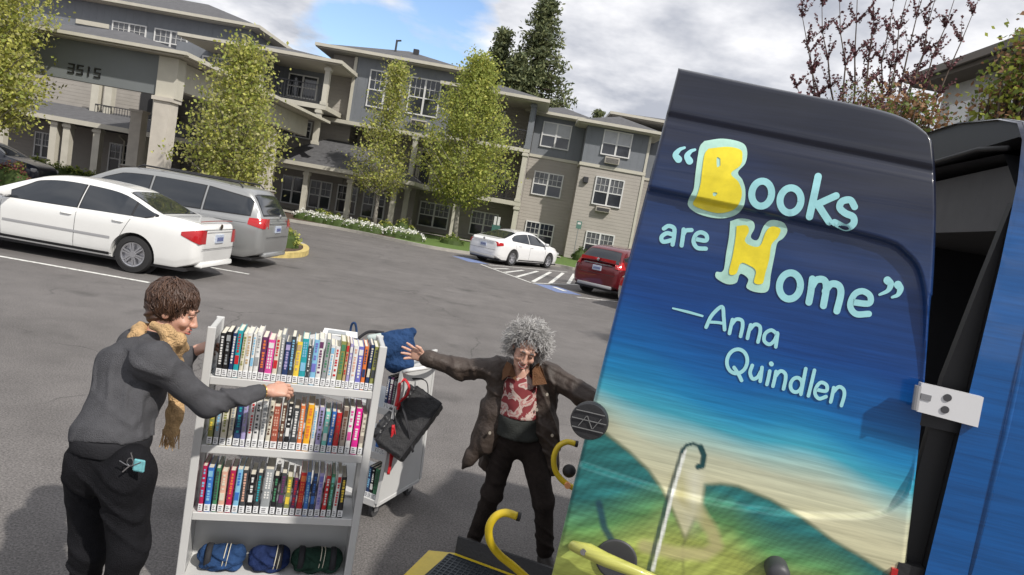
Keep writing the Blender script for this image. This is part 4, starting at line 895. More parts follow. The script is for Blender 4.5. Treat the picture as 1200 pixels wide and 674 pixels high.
# colours of the mural, hand-mixed per point
def mural(x, y):
    x = np.asarray(x, float); y = np.asarray(y, float)
    wob = 5*np.sin(x*.021+y*.013)+3*np.sin(x*.05-y*.03+1)
    q = y-.31*(x-735)+wob
    ks = [70,135,205,275,350,405,440,466,486,506,540,610,700]
    cols = np.array([(.010,.012,.022),(.010,.014,.034),(.012,.030,.095),(.010,.040,.150),(.006,.055,.230),(.006,.110,.340),(.012,.20,.42),(.05,.34,.46),(.34,.52,.48),(.50,.52,.38),(.56,.54,.36),(.52,.50,.30),(.45,.42,.20)])
    C_ = np.stack([np.interp(q, ks, cols[:, i]) for i in range(3)], -1)
    def mixc(C_, c, m): m = np.clip(m, 0, 1)[..., None]; return C_*(1-m)+np.array(c)*m
    def ground(y, x):
        g = np.clip((y-572-np.maximum(0, x-858)*.62-12*np.sin(x*.03))/72, 0, 1)[..., None]
        top = np.array((.025,.17,.17)); mid = np.array((.12,.30,.11)); low = np.array((.42,.49,.12))
        base = np.where(g < .5, top*(1-2*g)+mid*2*g, mid*(2-2*g)+low*(2*g-1))
        st = (np.sin(x*.11+y*.31+3*np.sin(x*.03))*.5+.5)*(np.sin(y*.13-x*.05)*.5+.5); br = np.sin(x*.45+y*.95+2.5*np.sin(x*.07+y*.04))*np.sin(x*.21-y*.33+2*np.sin(y*.05)); return base*(.72+.5*st[..., None]+.15*br[..., None])
    H1 = np.array([(560,430),(640,475),(700,500),(715,512),(737,529),(760,551),(775,572),(788,598),(806,640),(830,690),(836,900),(500,900)], float)
    H2 = np.array([(806,900),(800,640),(818,600),(823,588),(826,568),(845,567),(865,570),(902,585),(940,607),(977,634),(1015,656),(1060,684),(1200,760),(1200,900),(806,900)], float)
    LOW = np.array([(560,636),(700,640),(760,662),(830,655),(865,648),(890,680),(940,740),(1000,800),(1100,1000),(500,1000)], float)
    gr = ground(y, x)
    for H_ in (H1, H2):
        m = np.clip((3-sdpoly(x, y, H_))/5, 0, 1)[..., None]; C_ = C_*(1-m)+gr*m
        e = np.exp(-(sdpoly(x, y, H_)/2.2)**2)*.5; C_ = mixc(C_, (.12,.13,.05), e*(y < 690))
    C_ = mixc(C_, (.33,.36,.07), np.clip((2-sdpoly(x, y, LOW))/40, 0, 1)*.85)
    # sandy winding path
    def seg(pts, w, soft=3):
        d = np.full(x.shape, 1e9)
        for a, b in zip(pts[:-1], pts[1:]):
            a = np.array(a, float); b = np.array(b, float); e = b-a; t = np.clip(((x-a[0])*e[0]+(y-a[1])*e[1])/(e@e), 0, 1); d = np.minimum(d, np.hypot(x-a[0]-t*e[0], y-a[1]-t*e[1]))
        return np.clip((w-d)/soft, 0, 1)
    C_ = mixc(C_, (.46,.42,.20), seg([(800,580),(818,600),(834,622),(840,640),(826,650),(790,648),(755,640)], 11, 7)*.85)
    C_ = mixc(C_, (.46,.44,.24), seg([(794,560),(806,580),(818,600)], 13, 12)*.7)
    C_ = mixc(C_, (.62,.62,.50), np.clip(1-np.abs((x-814+(y-570)*.05)/14), 0, 1)*np.clip((y-545)/12, 0, 1)*np.clip((635-y)/60, 0, 1)*.7)
    C_ = mixc(C_, (.30,.38,.14), seg([(775,600),(768,640)], 16, 16)*.3)
    C_ = mixc(C_, (.02,.05,.055), seg([(800,527),(785,575),(770,630),(760,668)], 3.4, 1.5)*.8)
    C_ = mixc(C_, (.74,.76,.70), seg([(803,528),(789,575),(775,630),(765,668)], 2.6, 1.2))
    C_ = mixc(C_, (.012,.05,.055), seg([(799,530),(804,522),(812,520),(820,523),(825,532)], 2.4, 1.3))
    C_ = mixc(C_, (.012,.06,.065), seg([(821,524),(825,534),(823,546),(818,547)], 4.2, 1.6))
    C_ = mixc(C_, (.015,.06,.09), seg([(702,590),(708,618),(724,645),(742,664)], 6, 4)*.9)
    return C_
CL = mural(PX, PY)
def paint_streak(name, attr=None, col=None, coat=.55, rough=.30):
    m = bpy.data.materials.new(name); m.use_nodes = True; t = m.node_tree; b = t.nodes['Principled BSDF']; b.inputs['Roughness'].default_value = rough; b.inputs['Coat Weight'].default_value = coat; b.inputs['Coat Roughness'].default_value = .05; b.inputs['Coat IOR'].default_value = 1.6; b.inputs['Specular IOR Level'].default_value = .22
    co = N(t, 'ShaderNodeTexCoord')
    def st(scale, rot, seed):
        mp = N(t, 'ShaderNodeMapping'); mp.inputs['Rotation'].default_value = (0, rot, 0); mp.inputs['Scale'].default_value = scale; mp.inputs['Location'].default_value = (seed, seed, 0)
        t.links.new(co.outputs['Object'], mp.inputs[0]); n = N(t, 'ShaderNodeTexNoise'); n.inputs['Scale'].default_value = 1; n.inputs['Detail'].default_value = 6; n.inputs['Roughness'].default_value = .65; t.links.new(mp.outputs[0], n.inputs[0]); return n.outputs['Fac']
    a = st((2.2, 2.2, 55), .06, 0); c = st((6, 6, 210), .08, 5); e = st((9, 9, 14), 0, 9)
    r = N(t, 'ShaderNodeMapRange'); r.inputs[1].default_value = .32; r.inputs[2].default_value = .68; r.inputs[3].default_value = .52; r.inputs[4].default_value = 1.50; t.links.new(mth(t, 'ADD', mth(t, 'MULTIPLY', a, .6), mth(t, 'MULTIPLY', c, .4)), r.inputs[0])
    mm = N(t, 'ShaderNodeMix', data_type='RGBA', blend_type='MULTIPLY'); mm.inputs['Factor'].default_value = .62
    if attr: q = N(t, 'ShaderNodeAttribute'); q.attribute_name = attr; t.links.new(q.outputs['Color'], mm.inputs[6])
    else: mm.inputs[6].default_value = (*col, 1)
    t.links.new(r.outputs[0], mm.inputs[7]); t.links.new(mm.outputs[2], b.inputs['Base Color']); return m
DOORM = paint_streak('mural_paint', 'mural'); SIDEM = paint_streak('blue_mural_paint', None, (.003,.075,.26), .8, .25)
t = SIDEM.node_tree; pb = t.nodes['Principled BSDF']; src = pb.inputs['Base Color'].links[0].from_socket     # the roof edge of the mural is nearly black
g_ = N(t, 'ShaderNodeNewGeometry'); s_ = N(t, 'ShaderNodeSeparateXYZ'); t.links.new(g_.outputs['Position'], s_.inputs[0]); r_ = N(t, 'ShaderNodeMapRange'); t.links.new(s_.outputs[2], r_.inputs[0]); r_.inputs[1].default_value = 2.30; r_.inputs[2].default_value = 2.60
x_ = N(t, 'ShaderNodeMix', data_type='RGBA'); t.links.new(r_.outputs[0], x_.inputs['Factor']); t.links.new(src, x_.inputs[6]); x_.inputs[7].default_value = (.022,.026,.045,1); t.links.new(x_.outputs[2], pb.inputs['Base Color'])
BLK = mat('black_plastic', (.018,.018,.02), .55, bump=.15, bscale=60); DGREY = mat('dark_grey_plastic', (.05,.05,.055), .5); JAMB = mat('door_jamb_paint', (.016,.017,.020), .5)
LTRIM = mat('grey_headliner', (.085,.085,.088), .8, var=.1, vscale=9); SEAL = mat('rubber_seal', (.012,.012,.013), .6)
b = MB(); V = P3.reshape(-1, 3); nV = NS*NV
F = [(i*NS+j, (i+1)*NS+j, (i+1)*NS+j+1, i*NS+j+1) for i in range(NV-1) for j in range(NS-1)]
thick = .045; bd = [i*NS for i in range(NV)]+[(NV-1)*NS+j for j in range(1, NS)]+[i*NS+NS-1 for i in range(NV-2, -1, -1)]+[j for j in range(NS-2, 0, -1)]
nb = len(bd); back = [V[k]-VN*thick for k in bd]
allV = np.concatenate([V, np.array(back)]); F += [(bd[i], nV+i, nV+(i+1) % nb, bd[(i+1) % nb]) for i in range(nb)]+[tuple(nV+i for i in range(nb))]
b.v = [tuple(q) for q in allV.tolist()]; b.f = F; b.m = [0]*len(F)
door = b.build('rear_door', DOORM, VANT, smooth=True, world=True, angle=50); tag(door, 'rear door painted with a blue sky, green hills and hand lettering')
ca = door.data.color_attributes.new('mural', 'FLOAT_COLOR', 'POINT'); cc = np.ones((len(allV), 4), np.float32); cc[:nV, :3] = CL.reshape(-1, 3); cc[nV:, :3] = (.02, .03, .05); ca.data.foreach_set('color', cc.ravel())
if door.data.polygons[0].normal @ Vector(VN) < 0: door.data.flip_normals()
b = MB(); c_ = [V[(NV//2)*NS+NS//2]-VN*(thick+.02)]
q0 = VO+VU*.05; b.prism([q0+VN*(-thick-.001)+np.array((0,0,.85)), q0+VU*.80+VN*(-thick-.001)+np.array((0,0,.85)), q0+VU*.66+VN*(-thick-.001)+np.array((0,0,2.3)), q0+VU*.05+VN*(-thick-.001)+np.array((0,0,2.3))], -VN*.03); b.build('inner_trim', DGREY, door, world=True)
# lettering: every stroke is a ribbon of paint lying on the door
TEAL = mat('pale_teal_lettering', (.33,.66,.70), .4, var=.08, vscale=25); YEL = mat('yellow_lettering', (.80,.66,.03), .4, var=.14, vscale=18); GLOW = mat('pale_outline_lettering', (.42,.68,.58), .45, var=.15, vscale=20)
def stroke(b, pts, w, lift=.0020, closed=False):
    P = [np.array(p, float) for p in (smooth_line(pts, 7) if len(pts) > 2 else [np.array(pts[0])*(1-t)+np.array(pts[1])*t for t in np.linspace(0, 1, 10)])]
    k = len(P); W_ = w if hasattr(w, '__len__') else [w, w]; W_ = np.interp(np.linspace(0, 1, k), np.linspace(0, 1, len(W_)), W_)
    L_, R_ = [], []
    for i in range(k):
        t = P[min(i+1, k-1)]-P[max(i-1, 0)]; t /= np.linalg.norm(t)+1e-9; n = np.array([-t[1], t[0]])*W_[i]/2; L_.append(P[i]+n); R_.append(P[i]-n)
    ring2d = L_+R_[::-1]
    b.cnt = getattr(b, 'cnt', 0)+1; lift += .00012*b.cnt
    vs = [door_pt(p[0], p[1], lift) for p in L_]+[door_pt(p[0], p[1], lift) for p in R_]
    b.add(vs, [(i, i+1, k+i+1, k+i) for i in range(k-1)])
    for e, wd in ((P[0], W_[0]), (P[-1], W_[-1])):
        n = 14; lift -= .0001; b.add([door_pt(e[0], e[1], lift)]+[door_pt(e[0]+wd/2*cos(2*pi*j/n), e[1]+wd/2*sin(2*pi*j/n), lift) for j in range(n)], [(0, 1+j, 1+(j+1) % n) for j in range(n)])
def filled(b, poly, lift, cuts=()):      # filled letter shape by fine rows
    P = np.array(smooth_line(poly+[poly[0]], 6)); x0, y0 = P.min(0); x1, y1 = P.max(0); st = 1.6
    xs = np.arange(x0-2, x1+3, st); ys = np.arange(y0-2, y1+3, st); X, Y = np.meshgrid(xs, ys); D = sdpoly(X, Y, P)
    for c in cuts: D = np.maximum(D, -sdpoly(X, Y, np.array(c, float)))
    idx = {}; quads = []
    gx = (D < 0)
    # snap the outermost points on to the outline so the edge is smooth
    gy, gxx = np.gradient(D, st); vs = []
    for i in range(len(ys)-1):
        for j in range(len(xs)-1):
            if gx[i, j] or gx[i+1, j] or gx[i, j+1] or gx[i+1, j+1]:
                f = []
                for a, c in ((i,j),(i,j+1),(i+1,j+1),(i+1,j)):
                    if (a, c) not in idx:
                        px_, py_ = X[a, c], Y[a, c]
                        if D[a, c] > 0: px_ -= gxx[a, c]*D[a, c]; py_ -= gy[a, c]*D[a, c]
                        idx[a, c] = len(vs); vs.append(door_pt(px_, py_, lift))
                    f.append(idx[a, c])
                quads.append(tuple(f))
    o = len(b.v); b.v += [tuple(p) for p in vs]; b.f += [tuple(o+i for i in f) for f in quads]; b.m += [0]*len(quads)
def A(sc, ox, oy): return lambda *p: [(ox+a/sc, oy+c/sc) for a, c in p]
def ell(cx, cy, rx, ry, tilt, sc, ox, oy, n=22, a0=0, a1=2*pi):
    return [(ox+(cx+rx*cos(a)*cos(tilt)-ry*sin(a)*sin(tilt))/sc, oy+(cy+rx*cos(a)*sin(tilt)+ry*sin(a)*cos(tilt))/sc) for a in np.linspace(a0, a1, n)]
k3 = (2.931, 750, 140); k5 = (4.2125, 780, 340); a3, a5 = A(*k3), A(*k5)
def word(nm, fn, m=TEAL): b = MB(); fn(b); return b.build(nm, m, door, world=True)
w3 = 24/2.931; w13 = 14.5/2.931; w5 = 18/4.2125
def f(b):
    stroke(b, a3((132,137),(122,122),(136,104),(153,97)), [8.6,7,4.5,3]); stroke(b, a3((170,143),(162,126),(174,110),(189,104)), [8.6,7,4.5,3])
word('quote_mark', f)
def f(b):
    stroke(b, a3((850,553),(861,566),(851,588),(823,602)), [9.5,8,5,3]); stroke(b, a3((886,568),(894,582),(886,602),(866,611)), [9.5,8,5,3])
word('quote_mark', f)
def f(b):
    stroke(b, ell(418,255,34,43,.15,*k3), w3); stroke(b, ell(517,278,36,43,.15,*k3), w3)
    stroke(b, a3((612,196),(598,262),(582,334)), w3*1.05); stroke(b, a3((674,262),(638,278),(604,294)), w3); stroke(b, a3((610,290),(630,322),(650,352)), w3*1.05)
    stroke(b, a3((737,300),(722,277),(694,282),(686,303),(705,322),(732,335),(733,358),(708,372),(668,354)), w3)
word('lettering', f)
def f(b):
    stroke(b, a3((82,375),(98,366),(117,374),(117,400),(112,430)), w13); stroke(b, a3((114,396),(92,391),(74,404),(80,420),(112,414)), w13)
    stroke(b, a3((150,378),(147,405),(143,433)), w13); stroke(b, a3((148,396),(158,382),(177,380)), w13)
    stroke(b, a3((190,411),(226,416),(228,398),(210,388),(192,396),(184,420),(197,441),(226,444)), w13)
word('lettering', f)
def f(b):
    stroke(b, ell(515,572,36,45,.15,*k3), w3); stroke(b, a3((592,548),(587,590),(580,628)), w3)
    stroke(b, a3((588,578),(606,552),(632,552),(640,578),(630,640)), w3); stroke(b, a3((636,590),(656,566),(682,570),(690,598),(676,658)), w3)
    stroke(b, a3((732,628),(786,632),(790,606),(764,590),(736,602),(722,640),(742,668),(786,668)), w3*.9)
word('lettering', f)
def f(b):
    stroke(b, a5((36,90),(110,108),(182,128)), [2.0,3.2,2.6]); stroke(b, a5((200,183),(228,125),(278,82),(287,135),(291,195)), w5); stroke(b, a5((222,158),(255,160),(288,165)), w5*.8)
    stroke(b, a5((330,146),(322,180),(315,214)), w5); stroke(b, a5((324,172),(348,145),(376,150),(380,180),(370,228)), w5)
    stroke(b, a5((420,172),(411,205),(404,238)), w5); stroke(b, a5((415,196),(440,170),(464,178),(467,206),(456,256)), w5)
    stroke(b, a5((552,218),(522,198),(492,215),(487,250),(512,268),(538,248),(552,212)), w5); stroke(b, a5((553,215),(549,245),(544,280)), w5)
word('lettering', f)
def f(b):
    stroke(b, ell(353,352,50,60,.2,*k5), w5); stroke(b, a5((338,382),(358,412),(375,446)), w5)
    stroke(b, a5((428,372),(417,408),(430,438),(454,430),(470,402)), w5); stroke(b, a5((476,382),(472,415),(467,450)), w5)
    stroke(b, a5((514,400),(508,432),(500,466)), w5); stroke(b, a5((521,363),(523,366)), w5*1.25)
    stroke(b, a5((545,402),(538,440),(530,474)), w5); stroke(b, a5((540,428),(566,400),(590,412),(592,442),(582,488)), w5)
    stroke(b, ell(645,468,28,36,.25,*k5), w5); stroke(b, a5((692,388),(680,450),(668,514)), w5); stroke(b, a5((735,396),(720,460),(705,522)), w5)
    stroke(b, a5((745,492),(792,498),(795,470),(768,456),(745,478),(738,512),(758,536),(792,526)), w5)
    stroke(b, a5((830,482),(823,518),(815,552)), w5); stroke(b, a5((826,506),(854,478),(878,490),(882,520),(868,570)), w5)
word('lettering', f)
Bo = a3((222,74),(285,66),(350,80),(368,108),(362,150),(336,182),(352,208),(362,245),(356,298),(325,330),(270,340),(205,326),(167,300),(168,272),(184,240),(190,190),(198,130),(206,92))
Bi = a3((236,100),(300,94),(345,104),(352,128),(345,158),(312,186),(338,214),(350,250),(342,286),(318,312),(268,322),(206,306),(182,290),(196,262),(208,220),(214,170),(222,120))
Ho = a3((310,350),(345,340),(385,348),(394,372),(380,404),(404,414),(424,368),(450,346),(492,354),(506,382),(492,408),(472,424),(462,470),(450,530),(440,588),(402,594),(366,578),(372,548),(344,530),(332,560),(300,566),(262,545),(262,524),(286,520),(296,460),(306,400))
Hi = a3((332,366),(366,364),(374,384),(360,418),(388,436),(414,432),(432,388),(452,368),(482,376),(474,404),(452,430),(444,480),(430,530),(420,564),(392,560),(398,520),(372,500),(346,494),(330,530),(306,528),(318,470),(328,410))
b = MB(); filled(b, Bo, .0024); filled(b, Ho, .0024); b.build('capital_outline', GLOW, door, world=True)
b = MB(); filled(b, Bi, .0040, [a3((262,128),(276,132),(276,162),(264,166)), a3((248,246),(270,254),(252,270))]); b.build('capital_letter', YEL, door, world=True)
b = MB(); filled(b, Hi, .0040); b.build('capital_letter', YEL, door, world=True)
# door handle, cup, keyhole, bump stop, round black check disc at the free edge
GP = paint_streak('green_handle_paint', None, (.42,.42,.10), .5, .3)
hp = [door_pt(672,640,.05), door_pt(690,646,.062), door_pt(710,656,.066), door_pt(745,670,.062), door_pt(778,684,.045), door_pt(790,690,.01)]
b = MB(); b.tube([door_pt(668,640,.0)]+hp, [.010,.017,.024,.022,.018,.014,.012], 14); hd = b.build('door_handle', GP, door, smooth=True, world=True)
b = MB(); q = door_pt(684,646,.075); b.disc(q, VN, .010, .008, 18); b.build('keyhole', CHROME, hd, world=True)
b = MB(); b.lathe(door_pt(722,656,.006), VN, [(.066,-.004),(.066,.002),(.060,.0025),(.050,.0015),(.001,.001)], 32); b.build('handle_cup', DGREY, door, smooth=True, world=True)
b = MB(); q = door_pt(909,664,0); b.lathe(q, VN, [(.034,0),(.034,.05),(.030,.062),(.020,.069),(.001,.071)], 28); b.build('bump_stop', DGREY, door, smooth=True, world=True)
q = door_pt(694,495,.0)+VN*.0; c0 = plane_pt(690,495,.05); b = MB(); b.lathe(c0-VN*.05, VN, [(.052,0),(.058,.01),(.060,.035),(.056,.044),(.001,.046)], 36); dk = b.build('round_check_disc', BLK, door, smooth=True, world=True, angle=50)
b = MB()
for k in (-.55,-.08,.42):
    hw = sqrt(1-k*k)*.054; cc_ = c0-VN*.001+np.array((0,0,1))*(-k*.056); b.obox(cc_, VU*hw, VN*.0016, np.array((0,0,.0011)))
for i, k in enumerate((-.4,.05,.5)):
    cc_ = c0-VN*.001+VU*k*.05; b.obox(cc_, VU*.0012+np.array((0,0,.0)), VN*.0016, np.array((0,0,.018))+VU*.010*(-1)**i)
b.build('raised_mark', mat('worn_grey', (.16,.16,.16), .6), dk, world=True)
# hinge
GH = mat('white_hinge_enamel', (.62,.62,.63), .35, coat=.3)
def hp_(x, y, o): return plane_pt(x, y, o)
b = MB(); b.prism([hp_(1080,449,.03), hp_(1074,482,.03), hp_(1146,501,.03), hp_(1153,466,.03)], -VN*.022); hg = b.build('hinge', GH, door, world=True)
b = MB(); b.disc(hp_(1110,466,.029), VN, .0105, .004, 18); b.disc(hp_(1107,480,.029), VN, .0105, .004, 18); b.build('hinge_bolt', DGREY, hg, world=True)
b = MB()
b.tube([hp_(1076,452,.028),hp_(1072,480,.028)], .009, 10); b.build('hinge_knuckle', mat('hinge_shade', (.35,.35,.36), .4, .4), hg, world=True)
b = MB(); b.prism([hp_(1050,460,-.03), hp_(1048,492,-.03), hp_(1140,512,-.012), hp_(1146,468,-.012)], -VN*.01); b.build('hinge_base', JAMB, hg, world=True)
b = MB()
for a_, c_ in (((1079,464),(1091,467)),): p_, q_ = hp_(*a_, .031), hp_(*c_, .031); b.obox((p_+q_)/2, (q_-p_)/2, VN*.002, (0,0,.008))
p_, q_ = hp_(1143,479,.031), hp_(1149,481,.031)
b.build('hinge_slot', mat('hinge_slot_shade', (.22,.22,.23), .5, .3), hg, world=True)
# van shell: a real hollow body
UE = .972; H_R = 2.64; LV = 5.5; WV = 1.98
def vp(u_, w_, z): return VO+VU*u_+VW*w_+np.array((0,0,z))
prof = [(0.0,.46),(-.012,.8),(-.02,1.3),(-.012,1.8),(0.0,2.25),(.02,2.48),(.055,2.60),(.11,2.655),(.25,2.69),(.6,2.735),(WV/2,2.75)]
prof = prof+[(WV-a, z) for a, z in prof[-2::-1]]
b = MB(); k = len(prof); us = [UE, UE+.015]+list(np.linspace(UE+.1, UE+LV, 14))
V = []
for i, u_ in enumerate(us):
    e = max(0, (u_-(UE+3.9))/1.6)
    for w_, z in prof:
        zz_ = z if z < 1.25 else 1.25+(z-1.25)*(1-.85*e*e); V.append(vp(u_, w_+(WV/2-w_)*(.10*e), zz_-(0.006 if i == 0 else 0)))
b.add(V, [(i*k+j, i*k+j+1, (i+1)*k+j+1, (i+1)*k+j) for i in range(len(us)-1) for j in range(k-1)]); b.add(V[-k:], [tuple(range(k))])
shell = b.build('body', SIDEM, VANT, smooth=True, world=True, angle=40)
# inner liner, floor, rear frame
b = MB(); ins = .075; P = [(ins,.62),(ins,2.2),(ins+.05,2.46),(ins+.2,2.59),(WV/2,2.61),(WV-ins-.2,2.58),(WV-ins-.05,2.46),(WV-ins,2.2),(WV-ins,.62)]
kk = len(P); V = [vp(u_, w_, z) for u_ in (UE+.05, UE+3.3) for w_, z in P]; F = [(j, kk+j, kk+j+1, j+1) for j in range(kk-1)]+[tuple(range(kk, 2*kk)), (0, kk-1, 2*kk-1, kk)]
b.add(V, F); b.build('cargo_lining', mat('charcoal_lining', (.022,.023,.027), .7), VANT, world=True)
b = MB(); Po = [(0,.46)]+prof[1:-1]+[(WV,.46)]; Pi = [(.07,.62)]+[(min(max(w_, .05), WV-.05), min(z, 2.612)) for w_, z in prof[1:-1]]+[(WV-.07,.62)]
n_ = len(Po); V = [vp(UE+.012, w_, z) for w_, z in Po]+[vp(UE+.012, w_, z) for w_, z in Pi]+[vp(UE+.09, w_, z) for w_, z in Pi]
b.add(V, [(i, i+1, n_+i+1, n_+i) for i in range(n_-1)]+[(n_+i, n_+i+1, 2*n_+i+1, 2*n_+i) for i in range(n_-1)]); b.build('rear_frame', JAMB, VANT, world=True, smooth=True, angle=30)
b = MB(); b.tube([vp(UE-.012, w_, z) for w_, z in [(.10,2.575),(.3,2.598),(WV/2,2.60),(WV-.3,2.598),(WV-.12,2.57),(WV-.05,2.3),(WV-.05,.7)]], .008, 8); b.build('door_seal', SEAL, VANT, world=True, smooth=True)
b = MB(); b.prism([vp(UE+.10,.09,2.36), vp(UE+.10,.15,2.50), vp(UE+.10,.35,2.57), vp(UE+.10,WV-.35,2.57), vp(UE+.10,WV-.09,2.36)], VU*.6); b.build('headliner', LTRIM, VANT, world=True)
b = MB(); b.prism([vp(UE+.72,.1,2.25), vp(UE+.72,.1,2.5), vp(UE+.72,WV-.1,2.5), vp(UE+.72,WV-.1,2.25)], VU*.12); b.build('roof_rib', BLK, VANT, world=True)
b = MB(); b.prism([vp(UE-.075,.035,.9), vp(UE-.055,.035,1.9), vp(UE-.02,.035,2.2), vp(UE+.008,.035,2.42), vp(UE+.008,.035,.9)], VW*.03); b.build('corner_post', SEAL, VANT, world=True)
b = MB(); b.obox(vp(UE-.03,.02,1.18), VU*.035, VW*.02, (0,0,.17)); tl_ = b.build('tail_lamp', BLK, VANT, world=True)
b = MB(); b.obox(vp(UE-.072,.018,1.18), VU*.008, VW*.025, (0,0,.15)); b.build('tail_lens', REDL, tl_, world=True)
b = MB(); q = vp(UE+.05,WV-.22,2.70); b.obox(q, VU*.05, VW*.09, (0,0,.022)); b.build('roof_marker_lamp', REDL, VANT, world=True)
b = MB(); b.prism([vp(UE-.16,-.03,.38), vp(UE-.16,-.03,.58), vp(UE-.16,WV+.03,.58), vp(UE-.16,WV+.03,.38)], VU*.3); b.build('rear_bumper', BLK, VANT, world=True)
b = MB(); b.prism([vp(UE+.02,.0-.022,.66), vp(UE+.12,-.022,.95), vp(UE+.30,-.026,1.18), vp(UE+.33,-.026,1.15), vp(UE+.16,-.022,.9), vp(UE+.07,-.022,.62)], VN*.01); b.build('side_swage', SIDEM, VANT, world=True)
for u_ in (UE+1.1, UE+4.5):
    for w_, sg in ((-.02,1),(WV+.02,-1)):
        b = MB(); ax = VW*sg; b.lathe(vp(u_, w_, .35), ax, [(.22,0),(.33,0),(.35,.03),(.35,.2),(.33,.22),(.01,.22)], 32); wo_ = b.build('wheel', TYRE, VANT, smooth=True, world=True, angle=50)
        b = MB(); b.lathe(vp(u_, w_, .35)+ax*.01, ax, [(.22,0),(.2,-.005),(.06,.02),(.001,.015)], 24); b.build('rim', RIMM, wo_, smooth=True, world=True)
b = MB(); b.prism([vp(UE+3.3,-.024,1.35), vp(UE+4.4,-.018,1.35), vp(UE+4.1,-.015,2.0), vp(UE+3.3,-.018,2.0)], -VN*.002+VN*.008); b.build('cab_window', CGLASS, VANT, world=True)
b = MB(); b.tube([vp(UE+.3,-.004,2.35),vp(UE+3,-.004,2.35)], .006, 6); b.tube([vp(UE+.11,-.012,1.35),vp(UE+.11,-.010,1.8),vp(UE+.10,.005,2.25),vp(UE+.2,.012,2.42),vp(UE+2,.012,2.42)], .009, 8); b.build('panel_crease', SIDEM, VANT, smooth=True, world=True)

# ------------------------------------------------------------------ lift platform behind the van
YELM = mat('yellow_safety_paint', (.68,.50,.02), .38, coat=.3, var=.12, vscale=9); MESHM = mat('dark_grating', (.035,.045,.055), .5, .5)
def gz(x, y, z): d = ray(x, y); t = (z-EYE)/d[2]; return CAMP+d*t
zp = .14; Aq, Bq, Cq, Lq = gz(502.5,645,zp), gz(533,648,zp), gz(604,674,zp), gz(473,674,zp)
LIFT = empty('lift_platform', (Bq[0]+.3, Bq[1]-.4, 0), 'yellow edged lift platform lowered to the asphalt behind the van', 'lift')
ex = (Cq-Bq); ex /= np.linalg.norm(ex); ey = (Lq-Aq); ey /= np.linalg.norm(ey)
zz3 = np.array((0,0,1.))
b = MB(); c1_ = Bq+ex*1.05; pl = [Bq, c1_, c1_+ey*.85, Lq+ey*.45+ex*.12, Lq, Aq]; b.prism([p-zz3*.04 for p in pl], zz3*.04); fr_ = b.build('frame', YELM, LIFT, world=True)
i0 = Bq-ex*.02+ey*.05; b = MB(); b.prism([i0+zz3*.002, i0+ex*1.0+zz3*.002, i0+ex*1.0+ey*.75+zz3*.002, i0+ey*.75-ex*.05+zz3*.002], zz3*.008); gr_ = b.build('grating', MESHM, LIFT, world=True)
b = MB()
for i in range(34): p = i0+ex*(.0+.03*i)+zz3*.011; b.obox(p+ey*.37, ey*.36, ex*.003, zz3*.002)
for i in range(26): p = i0+ey*(.03*i)+zz3*.0115; b.obox(p+ex*.49, ex*.49, ey*.003, zz3*.002)
b.build('grating_bars', mat('grating_steel', (.09,.10,.11), .4, .8), gr_, world=True)
b = MB(); fl_ = Bq-ex*.0+zz3*.0; b.prism([fl_+zz3*.001, fl_+ex*.9+zz3*.001, fl_+ex*.9+zz3*.10-ey*.03, fl_-ex*.01+zz3*.085-ey*.03], -ey*.018); b.build('edge_flap', BLK, LIFT, world=True)
hk = [at(606,605,3.0), at(592,601,3.0), at(580,606,3.0), at(573,619,3.0), at(575,636,3.02), at(586,651,3.05), at(602,664,3.08), at(622,682,3.1), at(655,712,3.1)]
b = MB(); b.tube(smooth_line(hk, 6)+[np.array((.62,3.05,.14))], .0185, 14); r1 = b.build('handrail', YELM, LIFT, smooth=True, world=True)
b = MB(); e = hk[0]; d_ = (hk[0]-hk[1]); d_ /= np.linalg.norm(d_); b.disc(e, d_, .0205, .016, 16); b.build('end_cap', BLK, r1, world=True)
hk = [at(674,520,3.8), at(664,518,3.8), at(654,524,3.8), at(649,537,3.8), at(651,552,3.8), at(660,564,3.8), at(674,573,3.8), at(705,590,3.8)]
b = MB(); b.tube(smooth_line(hk, 6)+[np.array((.8,3.7,.14))], .0165, 14); r2 = b.build('handrail', YELM, LIFT, smooth=True, world=True)
b = MB(); e = hk[0]; d_ = (hk[0]-hk[1]); d_ /= np.linalg.norm(d_); b.disc(e, d_, .0185, .016, 16); b.build('end_cap', BLK, r2, world=True)
blob('control_box', [('e', tuple(at(667,552,3.83)), (.04,.03,.04))], BLK, r2, .008)
b = MB(); b.disc(at(665,568,3.77), (0,-1,0), .018, .02, 14); b.build('amber_lamp', mat('amber_lens', (.8,.35,.15), .3), r2, world=True)
b = MB(); b.prism([np.array((.75,2.75,.1)),np.array((.75,3.75,.1)),np.array((.75,3.75,.16)),np.array((.75,2.75,.16))], (.45,-.1,.35)); b.build('lift_arm', BLK, LIFT, world=True)
# ------------------------------------------------------------------ front book cart and its books
STEEL = mat('pale_grey_enamel', (.56,.56,.55), .38, coat=.2, var=.04, vscale=4); CAST = mat('caster_rubber', (.05,.05,.052), .7); GALV = mat('zinc', (.45,.45,.46), .4, .8)
CT = empty('book_cart', (-1.35, 3.13, 0), 'pale grey metal book cart with three full shelves and cloth bundles below', 'book cart', None, radians(15.9))
CW, CD, CTOP = .80, .27, 1.385; SH = [1.148, .809, .468, .130]
b = MB(); b.prism([(-.013,0,.07),(.013,0,.07),(.013,0,CTOP),(-.013,0,CTOP)], (0,.001,0))
def side_panel(x):
    b = MB(); b.rbox(x-.013, x+.013, 0, CD, .07, CTOP, .004); b.rbox(x-.019, x+.019, -.004, .014, .07, CTOP+.002, .003); b.rbox(x-.019, x+.019, CD-.014, CD+.004, .07, CTOP+.002, .003); return b.build('side_panel', STEEL, CT)
side_panel(0); side_panel(CW)
